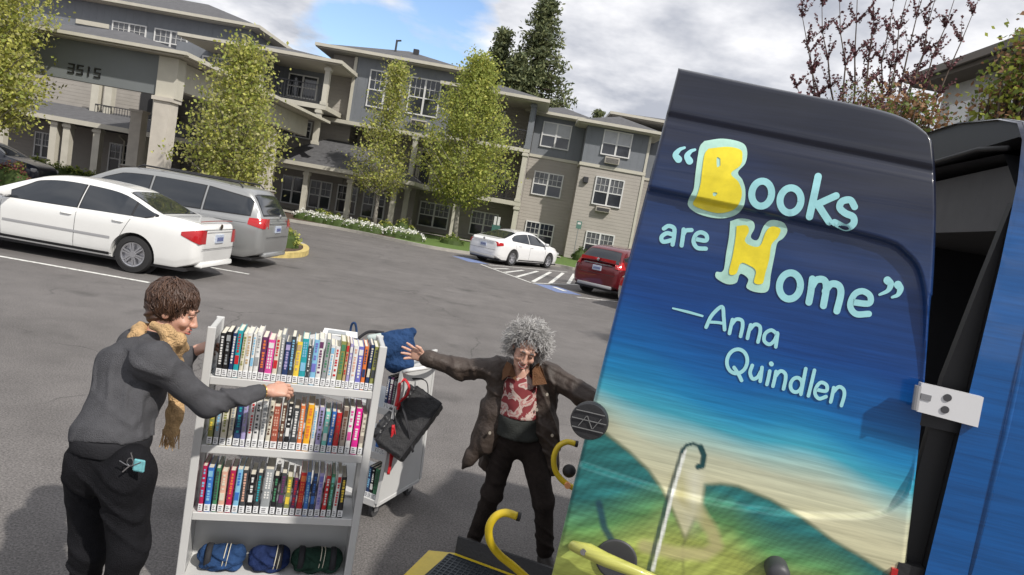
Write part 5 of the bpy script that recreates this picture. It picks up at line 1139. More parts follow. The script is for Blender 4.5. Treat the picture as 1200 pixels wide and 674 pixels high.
for z in SH:
    b = MB(); b.rbox(.014, CW-.014, .004, CD-.004, z-.004, z, .0015); b.rbox(.0195, CW-.0195, -.002, .010, z-.036, z+.004, .003); b.rbox(.0195, CW-.0195, CD-.010, CD+.002, z-.03, z+.012, .003); b.build('shelf', STEEL, CT)
b = MB(); b.box(.014, CW-.014, .235, .24, SH[3], SH[2]-.04); b.build('back_panel', STEEL, CT)
b = MB(); b.rbox(.0, CW, .02, CD-.02, .055, .075, .004); b.build('base', STEEL, CT)
def casters(T, pts, r=.045):
    for x, y in pts:
        w = MB(); w.disc((x-.014, y+.02, r), (1,0,0), r, .028, 20); w.disc((x-.016, y+.02, r), (1,0,0), r*.4, .032, 12)
        c = w.build('caster', CAST, T, smooth=True, angle=40); f = MB(); f.box(x-.024, x-.019, y-.01, y+.035, r-.01, r*2.1); f.box(x+.019, x+.024, y-.01, y+.035, r-.01, r*2.1); f.box(x-.024, x+.024, y-.015, y+.035, r*2.1, r*2.1+.006); f.tube([(x,y,r*2.1),(x,y,r*2.9)], .009, 8); f.build('fork', GALV, c)
casters(CT, [(.06,.05),(CW-.06,.05),(.06,CD-.05),(CW-.06,CD-.05)], .03)
PAL = dict(black=(.014,.014,.016), white=(.72,.72,.70), cream=(.66,.62,.50), teal=(.02,.33,.38), pink=(.68,.08,.33), magenta=(.70,.02,.28), navy=(.02,.045,.13), yellow=(.80,.58,.06), golden=(.82,.42,.02), blue=(.04,.16,.50), grey=(.30,.32,.33), brown=(.12,.055,.035),
  lavender=(.38,.34,.58), violet=(.16,.16,.50), orange=(.72,.19,.05), olive=(.26,.27,.08), red=(.52,.02,.025), crimson=(.42,.015,.08), green=(.06,.22,.11), peach=(.68,.40,.30), taupe=(.32,.27,.23), tan=(.50,.36,.20), brick=(.36,.09,.055), plum=(.13,.035,.11), aqua=(.18,.55,.48), sky=(.22,.48,.68), charcoal=(.05,.055,.06))
for c_, v_ in PAL.items():
    m = mat('cover_'+c_, v_, .38, var=.10, vscale=35, coat=.25)
PAPER = mat('book_pages', (.66,.62,.52), .9, var=.08, vscale=60); LABEL = mat('call_number_label', (.78,.79,.80), .5); INK = mat('label_ink', (.10,.10,.11), .6)
ROW = [
 [('black','white',2.5),('black','grey',2.4),('navy','white',1.9),('teal','red',2.4),('cream','olive',1.9),('white','tan',2.3),('white','sky',1.7),('white','grey',2.3),('plum','orange',2.5),('pink','white',3.3),('cream','red',2.3),('grey','white',1.9),('navy','lavender',2.7),('charcoal','sky',2.2),('yellow','tan',2.6),('teal','sky',3.1),('charcoal','white',1.6),('sky','violet',2.7),('white','plum',2.5),('grey','green',2.3),('white','sky',2.2),('white','red',2.4),('olive','green',2.6),('tan','red',1.5),('lavender','white',1.6),('white','peach',2.6),('violet','white',2.7),('orange','navy',2.0),('navy','cream',1.8),('olive','charcoal',2.3)],
 [('olive','yellow',2.4),('grey','sky',2.3),('cream','olive',2.8),('cream','grey',2.2),('navy','teal',2.9),('lavender','grey',2.1),('white','red',2.1),('white','charcoal',2.6),('white','grey',2.5),('cream','brown',2.1),('brick','peach',3.1),('brown','cream',2.0),('black','white',2.3),('charcoal','white',3.0),('orange','cream',2.3),('golden','orange',3.0),('white','sky',2.0),('lavender','charcoal',2.5),('aqua','white',2.4),('blue','white',2.2),('red','brick',2.6),('taupe','brown',2.6),('white','pink',2.4),('magenta','white',3.1),('cream','taupe',2.4)],
 [('crimson','sky',2.1),('blue','sky',2.8),('green','charcoal',2.0),('peach','cream',2.8),('crimson','orange',2.6),('sky','blue',2.6),('charcoal','peach',2.6),('black','white',2.7),('charcoal','teal',2.4),('grey','white',4.2),('black','green',2.4),('charcoal','plum',2.7),('olive','yellow',2.6),('plum','red',2.1),('red','orange',2.9),('blue','sky',2.2),('navy','blue',2.2),('lavender','violet',2.5),('red','white',2.3),('green','aqua',1.9),('white','red',2.2),('black','yellow',2.6)]]
ORD = 'first second third fourth fifth sixth seventh eighth ninth tenth eleventh twelfth thirteenth fourteenth fifteenth sixteenth seventeenth eighteenth nineteenth twentieth'.split()
def ordn(i): 
    if i < 20: return ORD[i]
    if i < 29: return 'twenty-'+ORD[i-20]
    return 'thirtieth'
def book(T0, rz, x, y, z, w, h, d, c1, c2, label, lean, group, rg):
    """one book: spine faces -y of the cart; x is the left edge of the spine"""
    R = Matrix.Rotation(rz, 3, 'Z'); p = Vector(T0)+R@Vector((x+w/2, y, z))
    T = empty('book', p, label, 'book', group, 0); T.rotation_euler = (0, lean, rz)
    t = .0022; a = w/2-.0006
    b = MB(); b.mi = 0
    b.box(-a, -a+t, .003, d, 0, h); b.box(a-t, a, .003, d, 0, h)
    n = 6; V = []
    for i in range(n+1):
        th = pi*i/n; V += [(-a*cos(th), .003-.0045*sin(th), 0), (-a*cos(th), .003-.0045*sin(th), h)]
    b.add(V, [(2*i, 2*i+2, 2*i+3, 2*i+1) for i in range(n)]+[tuple(range(0, 2*n+2, 2))[::-1], tuple(range(1, 2*n+2, 2))])
    b.mi = 1; e = -.0026; zz_ = h*.95; style = rg.randint(0, 4)
    def band(z0, z1, ww, yy=e): b.box(-ww/2, ww/2, yy, .002, z0, z1)
    if style == 0: band(h*.80, h*.93, w*.70)
    if style == 3: band(h*.30, h*.48, w*.72)
    top, bot = h*(.76 if style == 0 else .93), h*(.52 if style == 3 else .26)
    zz_ = top
    while zz_ > bot+.012:                  # blocks of lettering running down the spine
        ln = rg.uniform(.006, .012)
        for sx in ((-.5,.5) if w > .028 and style != 1 else (0,)):
            band(zz_-ln, zz_, w*(.22 if sx else rg.uniform(.30, .50)), e-.0004) if not sx else b.box(sx*w*.32-w*.10, sx*w*.32+w*.10, e-.0004, .002, zz_-ln, zz_)
        zz_ -= ln+rg.uniform(.003, .006)+(.012 if rg.rand() < .16 else 0)
    b.build('cover', [MATS['cover_'+c1], MATS['cover_'+c2]], T)
    b = MB(); b.box(-a+t+.0002, a-t-.0002, .0045, d-.004, .003, h-.004); b.build('pages', PAPER, T)
    b = MB(); b.box(-w*.46, w*.46, -.0042, .0028, .006, .040); l_ = b.build('spine_label', LABEL, T)
    b = MB()
    for i in range(3): b.box(-w*.30, w*(.05+.25*rg.rand()), -.0047, -.0043, .012+.009*i, .016+.009*i)
    b.build('label_print', INK, l_)
    return T
rg = np.random.RandomState(5); SN = ['top', 'second', 'third']
for si, row in enumerate(ROW):
    tot = sum(r[2] for r in row)/100; x0, x1 = (.035, CW-.022) ; gap = (x1-x0-tot)/len(row); x = x0+.004
    if si == 2: x1 = CW-.07; gap = (x1-x0-tot)/len(row)
    for i, (c1, c2, w) in enumerate(row):
        h = [.232,.238,.226][si]*rg.uniform(.88, 1.04); w /= 100
        if (si, i) == (2, 9): h = .236
        if (si, i) in ((0,16),): h = .20
        book(CT.location, CT.rotation_euler.z, x, .012+rg.uniform(0, .006)+(-.01 if (si, i) == (0,16) else 0), SH[si]+.001, w, h, .165, c1, c2, '%s book, %s from the left on the %s shelf of front cart' % (c1, ordn(i), SN[si]), radians(rg.choice([-.2,-.2,.3,-1.0,.8])), 'books on the front cart', rg)
        x += w+gap
# rolled cloth bags tied with string on the bottom shelf
BLUEC = mat('blue_canvas', (.022,.055,.14), .85, var=.3, vscale=12, bump=.6, bscale=50); NAVYC = mat('navy_canvas', (.014,.026,.085), .85, var=.3, vscale=12, bump=.6, bscale=50); GRNC = mat('dark_green_canvas', (.018,.045,.032), .85, var=.3, vscale=12, bump=.6, bscale=50); STRING = mat('pale_string', (.60,.56,.45), .8); STRAPB = mat('black_webbing', (.018,.018,.022), .8)
R15 = np.array(Matrix.Rotation(radians(15.9), 3, 'Z'))
def cl(x, y, z): return np.array(CT.location)+R15@np.array((x, y, z))
for i, (xa, xb, m, lb) in enumerate(((.06,.285,BLUEC,'bright blue rolled canvas bag tied with string, leftmost on the bottom shelf'),(.30,.50,NAVYC,'navy rolled canvas bag tied with string between the blue and green bundles'),(.515,.77,GRNC,'dark green rolled canvas bag tied with string at right of the bottom shelf'))):
    T = empty('rolled_bag', cl((xa+xb)/2, .12, SH[3]), lb, 'rolled bag', 'rolled bags on the bottom shelf'); T.rotation_euler = (0,0,0)
    z = SH[3]+.062; xm = (xa+xb)/2
    pr = [('c', cl(xa+.05,.11,z), cl(xm-.01,.10,z-.004), .054, .056), ('c', cl(xm+.01,.10,z-.004), cl(xb-.05,.11,z), .055, .052), ('c', cl(xa+.04,.15,z-.01), cl(xb-.04,.15,z-.005), .04, .04), ('c', cl(xa+.05,.08,z-.022), cl(xb-.05,.085,z-.025), .035, .035)]
    blob('canvas', pr, m, T, .006, .02, lambda P: .0045*np.sin(P[..., 0]*70+3*np.sin(P[..., 2]*60))+.003*np.sin(P[..., 2]*130+P[..., 0]*40))
    for xs_, mm, rr in ((xm+(.01 if i != 1 else .03), STRING, .0025), (xm+.018+(.01 if i != 1 else .03), STRING, .0022)):
        b = MB(); b.tube([cl(xs_+.006*sin(a), .105+.064*cos(a), z+.060*sin(a)) for a in np.linspace(0, 2*pi, 26)], rr, 6); b.build('string', mm, T, smooth=True)
        T.children[-1].data.transform(Matrix.Translation(-Vector(T.location)))
    b = MB()
    for xs_ in ((xa+.05,) if i == 0 else (xb-.05,) if i == 1 else (xa+.045, xb-.05)):
        b.tube([cl(xs_, .105+.060*cos(a), z+.058*sin(a)) for a in np.linspace(0, 2*pi, 26)], .016, 6, flat=.35)
    b.build('strap', STRAPB, T, smooth=True, world=True)

# ------------------------------------------------------------------ second cart with its books and bags
C2 = empty('book_cart', (-.637, 4.294, 0), 'grey book cart behind the first one with hand rail and a black bag hanging', 'book cart', None, radians(-21.2))
b = MB(); b.prism([(0,0,.13),(0,.57,.13),(0,.49,1.03),(0,.06,1.03)], (.014,0,0)); ep = b.build('end_panel', STEEL, C2)
b = MB()
b.prism([(-.004,-.006,.13),(.018,-.006,.13),(.018,.054,1.10),(-.004,.054,1.10)], (0,.028,0)); b.prism([(-.004,.576,.13),(.018,.576,.13),(.018,.496,1.10),(-.004,.496,1.10)], (0,-.028,0)); b.rbox(-.004,.018,.05,.50,1.09,1.115,.004); b.rbox(-.002,.017,.0,.56,.105,.135,.004); b.build('end_frame', STEEL, ep)
b = MB(); b.prism([(-.90,0,.13),(-.90,.57,.13),(-.90,.49,1.03),(-.90,.06,1.03)], (-.014,0,0)); b.build('end_panel', STEEL, C2)
for z, y0, y1 in ((.135,.0,.57),(.44,.03,.54),(.74,.05,.52)):
    b = MB(); b.rbox(-.898, -.002, y0, y1, z-.012, z, .003); b.rbox(-.898, -.002, y0-.004, y0+.01, z-.035, z+.012, .003); b.build('shelf', STEEL, C2)
b = MB(); b.rbox(-.90, .0, .08, .48, 1.0, 1.02, .003); b.build('top_tray', STEEL, C2)
b = MB(); b.tube(smooth_line([(.018,.06,1.02),(.07,.07,1.045),(.105,.20,1.05),(.105,.38,1.05),(.07,.49,1.045),(.018,.50,1.02)], 6), .014, 10); b.build('handle', mat('white_handle', (.72,.72,.71), .3), C2, smooth=True)
casters(C2, [(-.05,.06),(-.05,.50),(-.85,.06),(-.85,.50)], .05)
R2 = Matrix.Rotation(radians(-21.2), 3, 'Z')
BK2 = [[('green','charcoal',3),('black','white',2.4),('navy','sky',2.6)],[('crimson','black',2.6),('brown','orange',2.4),('blue','white',2.6)],[('charcoal','grey',2.5),('plum','white',2.4),('navy','white',2.4)]]
for si, row in enumerate(BK2):
    x = -.016
    for i, (c1, c2, w) in enumerate(row):
        w /= 100; x -= w+.002
        book(C2.location, C2.rotation_euler.z, x, (.02,.045,.065)[si], (.136,.441,.741)[si]+.001, w, .225*rg.uniform(.94,1.02), .16, c1, c2, '%s book, %s from the end panel on the %s shelf of the rear cart' % (c1, ORD[i], ('bottom','middle','upper')[si]), 0, 'books on the rear cart', rg)
# blue cloth bag on top of the rear cart
q = at(455, 404, 4.38); T = empty('cloth_bag', (q[0], q[1], 1.02), 'blue canvas bag slumped on top of the rear book cart', 'bag')
pr = [('c', tuple(at(440,412,4.38)), tuple(at(470,405,4.40)), .085, .09), ('c', tuple(at(446,396,4.40)), tuple(at(482,389,4.42)), .035, .028), ('c', tuple(at(470,400,4.40)), tuple(at(484,388,4.42)), .05, .02), ('c', tuple(at(462,425,4.38)), tuple(at(474,424,4.38)), .07, .06)]
blob('canvas', pr, BLUEC, T, .008, .03, lambda P: folds(P, .010, 3))
q1 = [at(414,402,4.28), at(416,384,4.28), at(415,376,4.29), at(411,379,4.29)]; b = MB(); b.tube(smooth_line([at(410,412,4.28), at(410,395,4.28), at(412,381,4.28), at(416,379,4.28), at(418,390,4.28), at(418,410,4.28)], 5), .012, 8, flat=.6); b.build('bag_handle', BLUEC, T, smooth=True, world=True)
b = MB(); b.tube(smooth_line([at(418,398,4.35), at(432,389,4.38), at(450,390,4.40)], 5), .010, 8); b.build('shoulder_strap', STRAPB, T, smooth=True, world=True)
T = empty('water_bottle', tuple(at(437,395,4.36)), 'pale plastic bottle lying on top of the carts beside the blue bag', 'bottle')
b = MB(); a_, c_ = at(430,397,4.36), at(446,395,4.38); b.lathe(a_, c_-a_, [(.001,0),(.022,.004),(.026,.02),(.026,.09),(.014,.11),(.012,.125),(.001,.126)], 18); b.build('bottle', mat('pale_plastic', (.45,.52,.50), .25), T, smooth=True, world=True)
# papers / trays on top of front cart
T = empty('white_folder', tuple(cl(.60,.20,1.385)), 'white open folder lying behind the top row of books', 'folder')
b = MB(); b.prism([cl(.50,.20,1.372),cl(.68,.19,1.372),cl(.68,.265,1.385),cl(.51,.265,1.388)], (0,0,.004)); b.build('sheet', mat('white_paper', (.74,.74,.73), .6), T, world=True)
b = MB(); b.prism([cl(.53,.207,1.3775),cl(.62,.203,1.378),cl(.62,.232,1.386),cl(.53,.237,1.3875)], (0,0,.004)); b.build('grey_insert', MATS['cover_grey'], T, world=True)
# black shoulder bag hanging on the end of the rear cart
LEA = mat('black_nylon', (.016,.016,.018), .55, bump=.5, bscale=160); LEA2 = mat('black_leather', (.022,.022,.024), .32, var=.2, bump=.3, bscale=30)
T = empty('laptop_bag', tuple(at(490,505,4.40)), 'black laptop bag with outer pockets hanging from the rear cart handle', 'bag')
p0, p1, p2 = at(514,463,4.46), at(470,521,4.28), at(530,497,4.36)
eL = (p1-p0); eS = (p2-p0); eL_n = eL/np.linalg.norm(eL); eS = eS-eL_n*(eS@eL_n)*.55; eN = np.cross(eL_n, eS/np.linalg.norm(eS)); eN /= np.linalg.norm(eN)
if eN[1] > 0: eN = -eN
cen = p0+eL/2+eS/2-(at(514,480,4.4)-at(490,470,4.4)); Sx, Sy = np.linalg.norm(eL)/2*1.12, np.linalg.norm(eS)/2*1.1; es = eS/np.linalg.norm(eS); es = es-eL_n*(es@eL_n); es /= np.linalg.norm(es)
Rb = np.stack([eL_n, es, np.cross(eL_n, es)], 1)
thk = np.cross(eL_n, es); thk = -thk if thk[0]*1+(-thk[2])*0 > 0 else thk
tow = at(487,450,4.52)-at(514,463,4.46)
blob('main_pocket', [('e', tuple(cen), (.01,.01,.01)), ('b', tuple(cen+tow*.30), (Sx-.015, Sy-.012, .035), Rb)], LEA, T, .006, .01, lambda P: -.012+folds(P, .002, 4)) if False else None
def rb(nm, c, hx, hy, hz, m, r=.02, amp=.003):
    c = np.asarray(c, float); pr = [('e', tuple(c), (max(hx, hy),)*3), ('b', tuple(c), (hx-r, hy-r, hz-r), Rb)]
    lo = [('b', tuple(c), (hx-r, hy-r, max(hz-r, .002)), Rb)]
    ext = float(np.linalg.norm([hx, hy, hz]))+.02; n = int(2*ext/.006)+2; g = np.stack(np.meshgrid(*[c[i]-ext+.006*np.arange(n) for i in range(3)], indexing='ij'), -1).astype(np.float32)
    F = sdf(g, lo, .02)-r+folds(g, amp, 5); V, Q = surfnet(F, c-ext, .006); V = V-np.array(T.location); me = bpy.data.meshes.new(nm); me.from_pydata(V.tolist(), [], Q.tolist()); me.materials.append(m); me.shade_smooth(); o = bpy.data.objects.new(nm, me); COL.objects.link(o); o.parent = T; return o
nz = Rb[:, 2]; nz = nz if nz @ tow > 0 else -nz
rb('main_pocket', cen+nz*.045, Sx, Sy, .070, LEA, .022)
rb('outer_pocket', cen+nz*.03-es*(Sy+.018)-eL_n*Sx*.42, Sx*.50, .040, .055, LEA2, .024, .006); rb('outer_pocket', cen+nz*.03-es*(Sy+.014)+eL_n*Sx*.46, Sx*.46, .036, .052, LEA2, .022, .006)
b = MB(); c_ = cen-nz*.016; b.tube([c_+eL_n*Sx*.97*a+es*Sy*.95*c for a, c in ((-1,-1),(1,-1),(1,1),(-1,1),(-1,-1))], .005, 6); b.build('piping', STRAPB, T, world=True)
b = MB(); b.tube(smooth_line([cen-eL_n*Sx*.9+nz*.03, at(500,448,4.45), at(488,444,4.5), at(470,450,4.40), at(462,480,4.33), at(466,510,4.28), cen+eL_n*Sx*.9+nz*.05], 6), .012, 8, flat=.3); b.tube(smooth_line([at(470,470,4.32), at(478,500,4.26), at(484,530,4.26)], 5), .010, 8, flat=.3); b.build('strap', STRAPB, T, smooth=True, world=True)
# red lanyard tied to the rear cart
REDC = mat('red_nylon', (.50,.012,.02), .6, bump=.4, bscale=80); T = empty('red_strap', tuple(at(470,470,4.3)), 'knotted red strap tied to the handle of the rear cart', 'strap')
b = MB(); b.tube(smooth_line([at(474,444,4.36), at(468,449,4.34), at(467,462,4.32), at(464,476,4.31)], 6), .017, 8, flat=.45); b.tube(smooth_line([at(474,444,4.36), at(479,452,4.35), at(477,463,4.33), at(470,470,4.32), at(466,480,4.31)], 6), .014, 8, flat=.45); b.build('webbing', REDC, T, smooth=True, world=True)
b = MB(); b.tube(smooth_line([at(461,498,4.27), at(459,520,4.26), at(458,540,4.26), at(455,556,4.25)], 6), .012, 8, flat=.5); b.tube(smooth_line([at(462,500,4.27), at(464,520,4.27), at(458,545,4.26)], 6), .008, 8, flat=.4); b.build('webbing', REDC, T, smooth=True, world=True)

# ------------------------------------------------------------------ people
def basis(F, U):
    F = np.array(F, float); F /= np.linalg.norm(F); U = np.array(U, float); U -= F*(U@F); U /= np.linalg.norm(U); return np.cross(F, U), F, U
def skin(name, col):
    m = mat(name, col, .5, var=.08, vscale=14); b = m.node_tree.nodes['Principled BSDF']; b.inputs['Subsurface Weight'].default_value = .12; b.inputs['Subsurface Radius'].default_value = (.02,.008,.005); b.inputs['Subsurface Scale'].default_value = .5; return m
def head_prims(c, F, U, s=1.0):
    R, F, U = basis(F, U); c = np.array(c, float); M3 = np.stack([R, F, U], 1)
    def p(x, y, z): return tuple(c+s*(R*x+F*y+U*z))
    def e(x, y, z, a, b_, c_): return ('e', p(x,y,z), (a*s,b_*s,c_*s), M3)
    def cp(a, b_, ra, rb_): return ('c', p(*a), p(*b_), ra*s, rb_*s)
    return [e(0,-.012,.035,.074,.092,.080), e(0,.035,-.025,.060,.058,.085), e(0,.045,-.080,.044,.044,.036), cp((0,.096,.004),(0,.113,-.032),.007,.0115), cp((-.012,.103,-.036),(.012,.103,-.036),.009,.009),
      cp((-.038,.082,.022),(.038,.082,.022),.013,.013), e(.038,.068,-.032,.024,.024,.022), e(-.038,.068,-.032,.024,.024,.022), cp((-.018,.094,-.058),(.018,.094,-.058),.0085,.0085), cp((-.014,.092,-.071),(.014,.092,-.071),.009,.009), e(0,.076,-.100,.020,.018,.016),
      e(.075,-.005,-.01,.010,.020,.032), e(-.075,-.005,-.01,.010,.020,.032), ('-e', p(.031,.103,.003), (.016*s,.013*s,.010*s), M3), ('-e', p(-.031,.103,.003), (.016*s,.013*s,.010*s), M3)], p
def hand_shell(name, wrist, D, PN, TH, curl, spread, m, parent, s=1.0, curls=None):
    """five-fingered hand: D towards the fingers, PN out of the palm, TH the thumb side"""
    D = np.array(D, float); D /= np.linalg.norm(D); PN = np.array(PN, float); PN -= D*(PN@D); PN /= np.linalg.norm(PN); S = np.cross(D, PN); S = S if S@np.array(TH) > 0 else -S
    w = np.array(wrist, float); k = s
    P = lambda a, b_, c: tuple(w+k*(D*a+S*b_+PN*c))
    pr = [('c', P(-.03,0,0), P(.015,0,0), .024*k, .025*k), ('c', P(.02,.020,0), P(.078,.028,0), .0165*k, .0125*k), ('c', P(.02,.004,0), P(.084,.009,0), .017*k, .0125*k), ('c', P(.02,-.008,0), P(.082,-.010,0), .017*k, .0122*k), ('c', P(.018,-.018,0), P(.074,-.027,0), .0155*k, .0115*k), ('c', P(.012,.018,.006), P(.045,.030,.012), .017*k, .014*k)]
    shells = []
    body = blob(name, pr, m, parent, .0035, .012)
    for i, (bx, L_) in enumerate(((.029,.070),(.010,.078),(-.010,.072),(-.027,.056))):
        c = curls[i] if curls else curl; sp = spread*(1.5-i)*.30; d = D*cos(sp)+S*sin(sp); p = np.array(P((.080,.086,.083,.074)[i]-.004, bx, 0)); a = 0; fp = []
        for j, f in enumerate((.48,.30,.24)):
            a += c*(.55 if j == 0 else .9 if j == 1 else .6); q = p+k*L_*f*(d*cos(a)+PN*sin(a)); fp.append(('c', tuple(p), tuple(q), k*(.0098,.0088,.0080)[j], k*(.0088,.0080,.0068)[j])); p = q
        shells.append(blob('f', fp, m, parent, .0028, .004, pad=.01))
    t0 = np.array(P(.030,.030,.010)); t1 = t0+k*(.040*(D*.70+S*.62+PN*.30)); t2 = t1+k*.030*(D*.86+S*.25+PN*(.20+.4*curl)); shells.append(blob('f', [('c', tuple(t0), tuple(t1), .0125*k, .0105*k), ('c', tuple(t1), tuple(t2), .0105*k, .0085*k)], m, parent, .003, .005, pad=.01))
    return [body]+shells
def curl_hair(name, c, F, U, m, parent, rx, ry, rz_, n, length, curl_r, thick, face_open=-.15, turns=1.6, seed=1, low=-.35, droop=.5, cz=.035, wave=False):
    R, F, U = basis(F, U); rg = np.random.RandomState(seed); b = MB(); c = np.array(c, float)
    for i in range(n):
        while True:
            v = rg.normal(0, 1, 3); v /= np.linalg.norm(v)      # R,F,U components
            if v[2] < low: continue
            if v[1] > face_open+.75*max(0, v[2]+.02)+.10*abs(v[0]) and v[2] < .72: continue
            break
        p = c+R*v[0]*rx+F*(v[1]*ry-.012)+U*(v[2]*rz_+cz); o = R*v[0]+F*v[1]+U*v[2]; d = o*.45+np.array((0,0,-1.))*droop*(1-.3*max(v[2], 0))+rg.normal(0, .35, 3); d /= np.linalg.norm(d)
        e1 = np.cross(d, rg.normal(0, 1, 3)); e1 /= np.linalg.norm(e1); e2 = np.cross(d, e1); L_ = length*(.6+.7*rg.rand()); k = 9; ph = rg.rand()*6.28; P = []
        for j in range(k):
            t = j/(k-1); a = ph+turns*2*pi*t; rr = curl_r*(.35+.65*t) if not wave else curl_r*.6
            P.append(p+d*L_*t+e1*cos(a)*rr+e2*sin(a)*rr-o*.012*(t < .2))
        b.tube(P, [thick*(1-.6*j/(k-1)) for j in range(k)], 5, cap=False, flat=.6)
    return b.build(name, m, parent, smooth=True, world=True)
def comb_hair(name, c, F, U, m, parent, rad, n, length, thick, seed, low=-.8, face=.30, cz=.035, wave=.006, crown=(0,-.35,.9)):
    R, F, U = basis(F, U); rg = np.random.RandomState(seed); b = MB(); c = np.array(c, float); cr_ = np.array(crown, float); cr_ /= np.linalg.norm(cr_); rx, ry, rz_ = rad
    for i in range(n):
        while True:
            v = rg.normal(0, 1, 3); v /= np.linalg.norm(v)
            if v[2] < low or (v[1] > face+.6*max(0, v[2]) and v[2] < .55): continue
            break
        P = []; k = 8; lift = rg.uniform(0, .010); ph = rg.rand()*6.28; L_ = length*(.6+.6*rg.rand()); tw = rg.normal(0, .35)
        for j in range(k):
            P.append(c+R*v[0]*(rx+lift)+F*(v[1]*(ry+lift)-.018)+U*(v[2]*(rz_+lift)+cz)+(R*cos(ph+j*.9)+U*sin(ph+j*.9))*wave*(j/k))
            g = v-cr_; g = g-v*(g@v); g /= np.linalg.norm(g)+1e-6; g = g+np.cross(v, g)*tw+np.array((0,0,-.35)); g -= v*(g@v); v = v+g/np.linalg.norm(g)*(L_/k)/.09; v /= np.linalg.norm(v)
        b.tube(P, [thick*(.5+.5*sin(pi*min(1, (j+1)/k)*.85))*(1-.5*(j/k)) for j in range(k)], 6, cap=False, flat=.5)
    return b.build(name, m, parent, smooth=True, world=True)
SK1 = skin('warm_skin', (.52,.29,.21)); SK2 = skin('fair_skin', (.55,.32,.24))
JEAN = mat('black_denim', (.009,.009,.011), .85, var=.25, vscale=20, bump=.5, bscale=220); SWEAT = mat('charcoal_knit', (.085,.085,.092), .92, var=.12, vscale=30, bump=.6, bscale=260); TEE = mat('dark_undershirt', (.022,.022,.025), .9, bump=.3, bscale=150)
SCARF = mat('tan_scarf', (.56,.37,.19), .9, var=.25, vscale=40, bump=.8, bscale=120); SHOE = mat('dark_shoe', (.035,.03,.028), .6, bump=.3)
def wrinkles(P, amp, dirv, freq, seed=0.0):   # long soft cloth folds running across a direction
    d = np.array(dirv, float); d /= np.linalg.norm(d); s1 = P@d; q = P[..., 0]*3.1+P[..., 1]*4.3+P[..., 2]*2.7+seed
    w = np.sin(s1*freq+2.6*np.sin(q*2.1)+1.3*np.sin(q*5.3)); m = .5+.5*np.sin(q*3.3+1.1*np.sin(P[..., 2]*9+seed)); return -amp*np.clip(w, -.2, 1)**2*m
# younger person leaning to the cart
W1 = empty('person', (-1.52, 2.66, 0), 'person in charcoal sweater and tan scarf leaning to the bookshelf with arm outstretched', 'person')
hd = at(203,362,2.96); nk = at(186,396,2.90); ch = at(152,432,2.80); sp_ = at(130,475,2.72); pel = at(129,533,2.66)
sR, eR, wR = at(180,424,2.70), at(243,474,2.83), at(306,459,3.02); sL, eL_, wL = at(160,404,3.02), at(204,432,3.16), at(226,412,3.24)
hR, kR, aR = at(148,560,2.60), at(150,648,2.58), at(118,752,2.62); hL, kL, aL = at(104,560,2.76), at(104,648,2.70), at(92,742,2.76)
aR[2] = .09; aL[2] = .09
F1 = (.93,.22,-.30); U1 = (.18,.12,.97)
prim, hp1 = head_prims(hd, F1, U1, 1.0)
V3 = lambda p: tuple(np.asarray(p, float))
hb = blob('body', prim+[('c', V3(hd-np.array((.02,.01,.06))), V3(nk-np.array((.02,0,.03))), .052, .056)], SK1, W1, .0045, .010)
tb_ = blob('t', [('c', V3(nk-np.array((.03,0,.05))), V3(ch), .045, .085), ('c', V3(ch), V3(pel), .085, .10), ('c', V3(sR), V3(eR), .05, .042), ('c', V3(eR), V3(wR), .04, .027), ('c', V3(sL), V3(eL_), .05, .04), ('c', V3(eL_), V3(wL), .04, .027), ('c', V3(hR), V3(kR), .09, .06), ('c', V3(kR), V3(aR), .055, .035), ('c', V3(hL), V3(kL), .09, .06), ('c', V3(kL), V3(aL), .055, .035)], SK1, W1, .012, .03)
dR = at(345,456,3.10)-wR; hs_ = hand_shell('h', wR+dR/np.linalg.norm(dR)*.03, dR, (.1,.75,-.65), (.2,.5,.8), .85, .15, SK1, W1, .95)
hs2 = hand_shell('h', wL, cl(-.01,.12,1.27)-wL, (.75,.35,-.2), (.1,-.4,.9), .8, .2, SK1, W1, .95)
body1 = join_into(hb, [tb_]+hs_+hs2)
# sweater
pr = [('c', V3(nk+np.array((-.045,-.0,-.045))), V3(ch+np.array((.0,0,.0))), .066, .122), ('c', V3(ch+np.array((.02,.02,0))), V3(at(142,475,2.72)), .120, .114), ('c', V3(at(142,475,2.72)), V3(at(132,508,2.67)), .112, .152), ('c', V3(at(150,425,2.88)), V3(at(166,462,2.82)), .095, .095), ('c', V3(sR), V3(eR), .066, .050), ('c', V3(eR), V3(at(303,460,3.01)), .049, .034), ('c', V3(sL), V3(eL_), .078, .058), ('c', V3(eL_), V3(wL+(eL_-wL)*.15), .055, .036), ('c', V3(sR), V3(nk+np.array((-.03,-.03,-.05))), .075, .06)]
hem = at(124,512,2.67)
def hemcut(P): n = np.array((.10,0,-1.)); n /= np.linalg.norm(n); d = (P-np.array(at(130,508,2.67)))@n; far = np.linalg.norm(P[..., :2]-np.array(hem)[:2], axis=-1) > .42; return np.where(far, -1.0, d-.012*np.sin(P[..., 0]*18))
blob('sweater', pr, SWEAT, W1, .008, .045, lambda P: folds(P, .003, 1.6)+wrinkles(P, .016, (.35,0,1), 52)+wrinkles(P, .010, (1,0,-.4), 60, 2.0), cut=hemcut)
b = MB(); 
for t_ in np.linspace(0, 1, 1): pass
ax_ = (wR-eR)/np.linalg.norm(wR-eR)
blob('cuff', [('c', V3(wR-ax_*.05), V3(wR-ax_*.012), .0385, .0365)], SWEAT, W1, .005, .01)
b = MB(); b.tube([wR+ax_*.012+.0285*(np.cross(ax_,(0,0,1))*cos(a)+np.array((0,0,1))*sin(a)) for a in np.linspace(0, 2*pi, 20)], .003, 6); b.build('bracelet', mat('gold', (.7,.45,.15), .3, .9), W1, smooth=True, world=True)
pu = at(124,512,2.67)
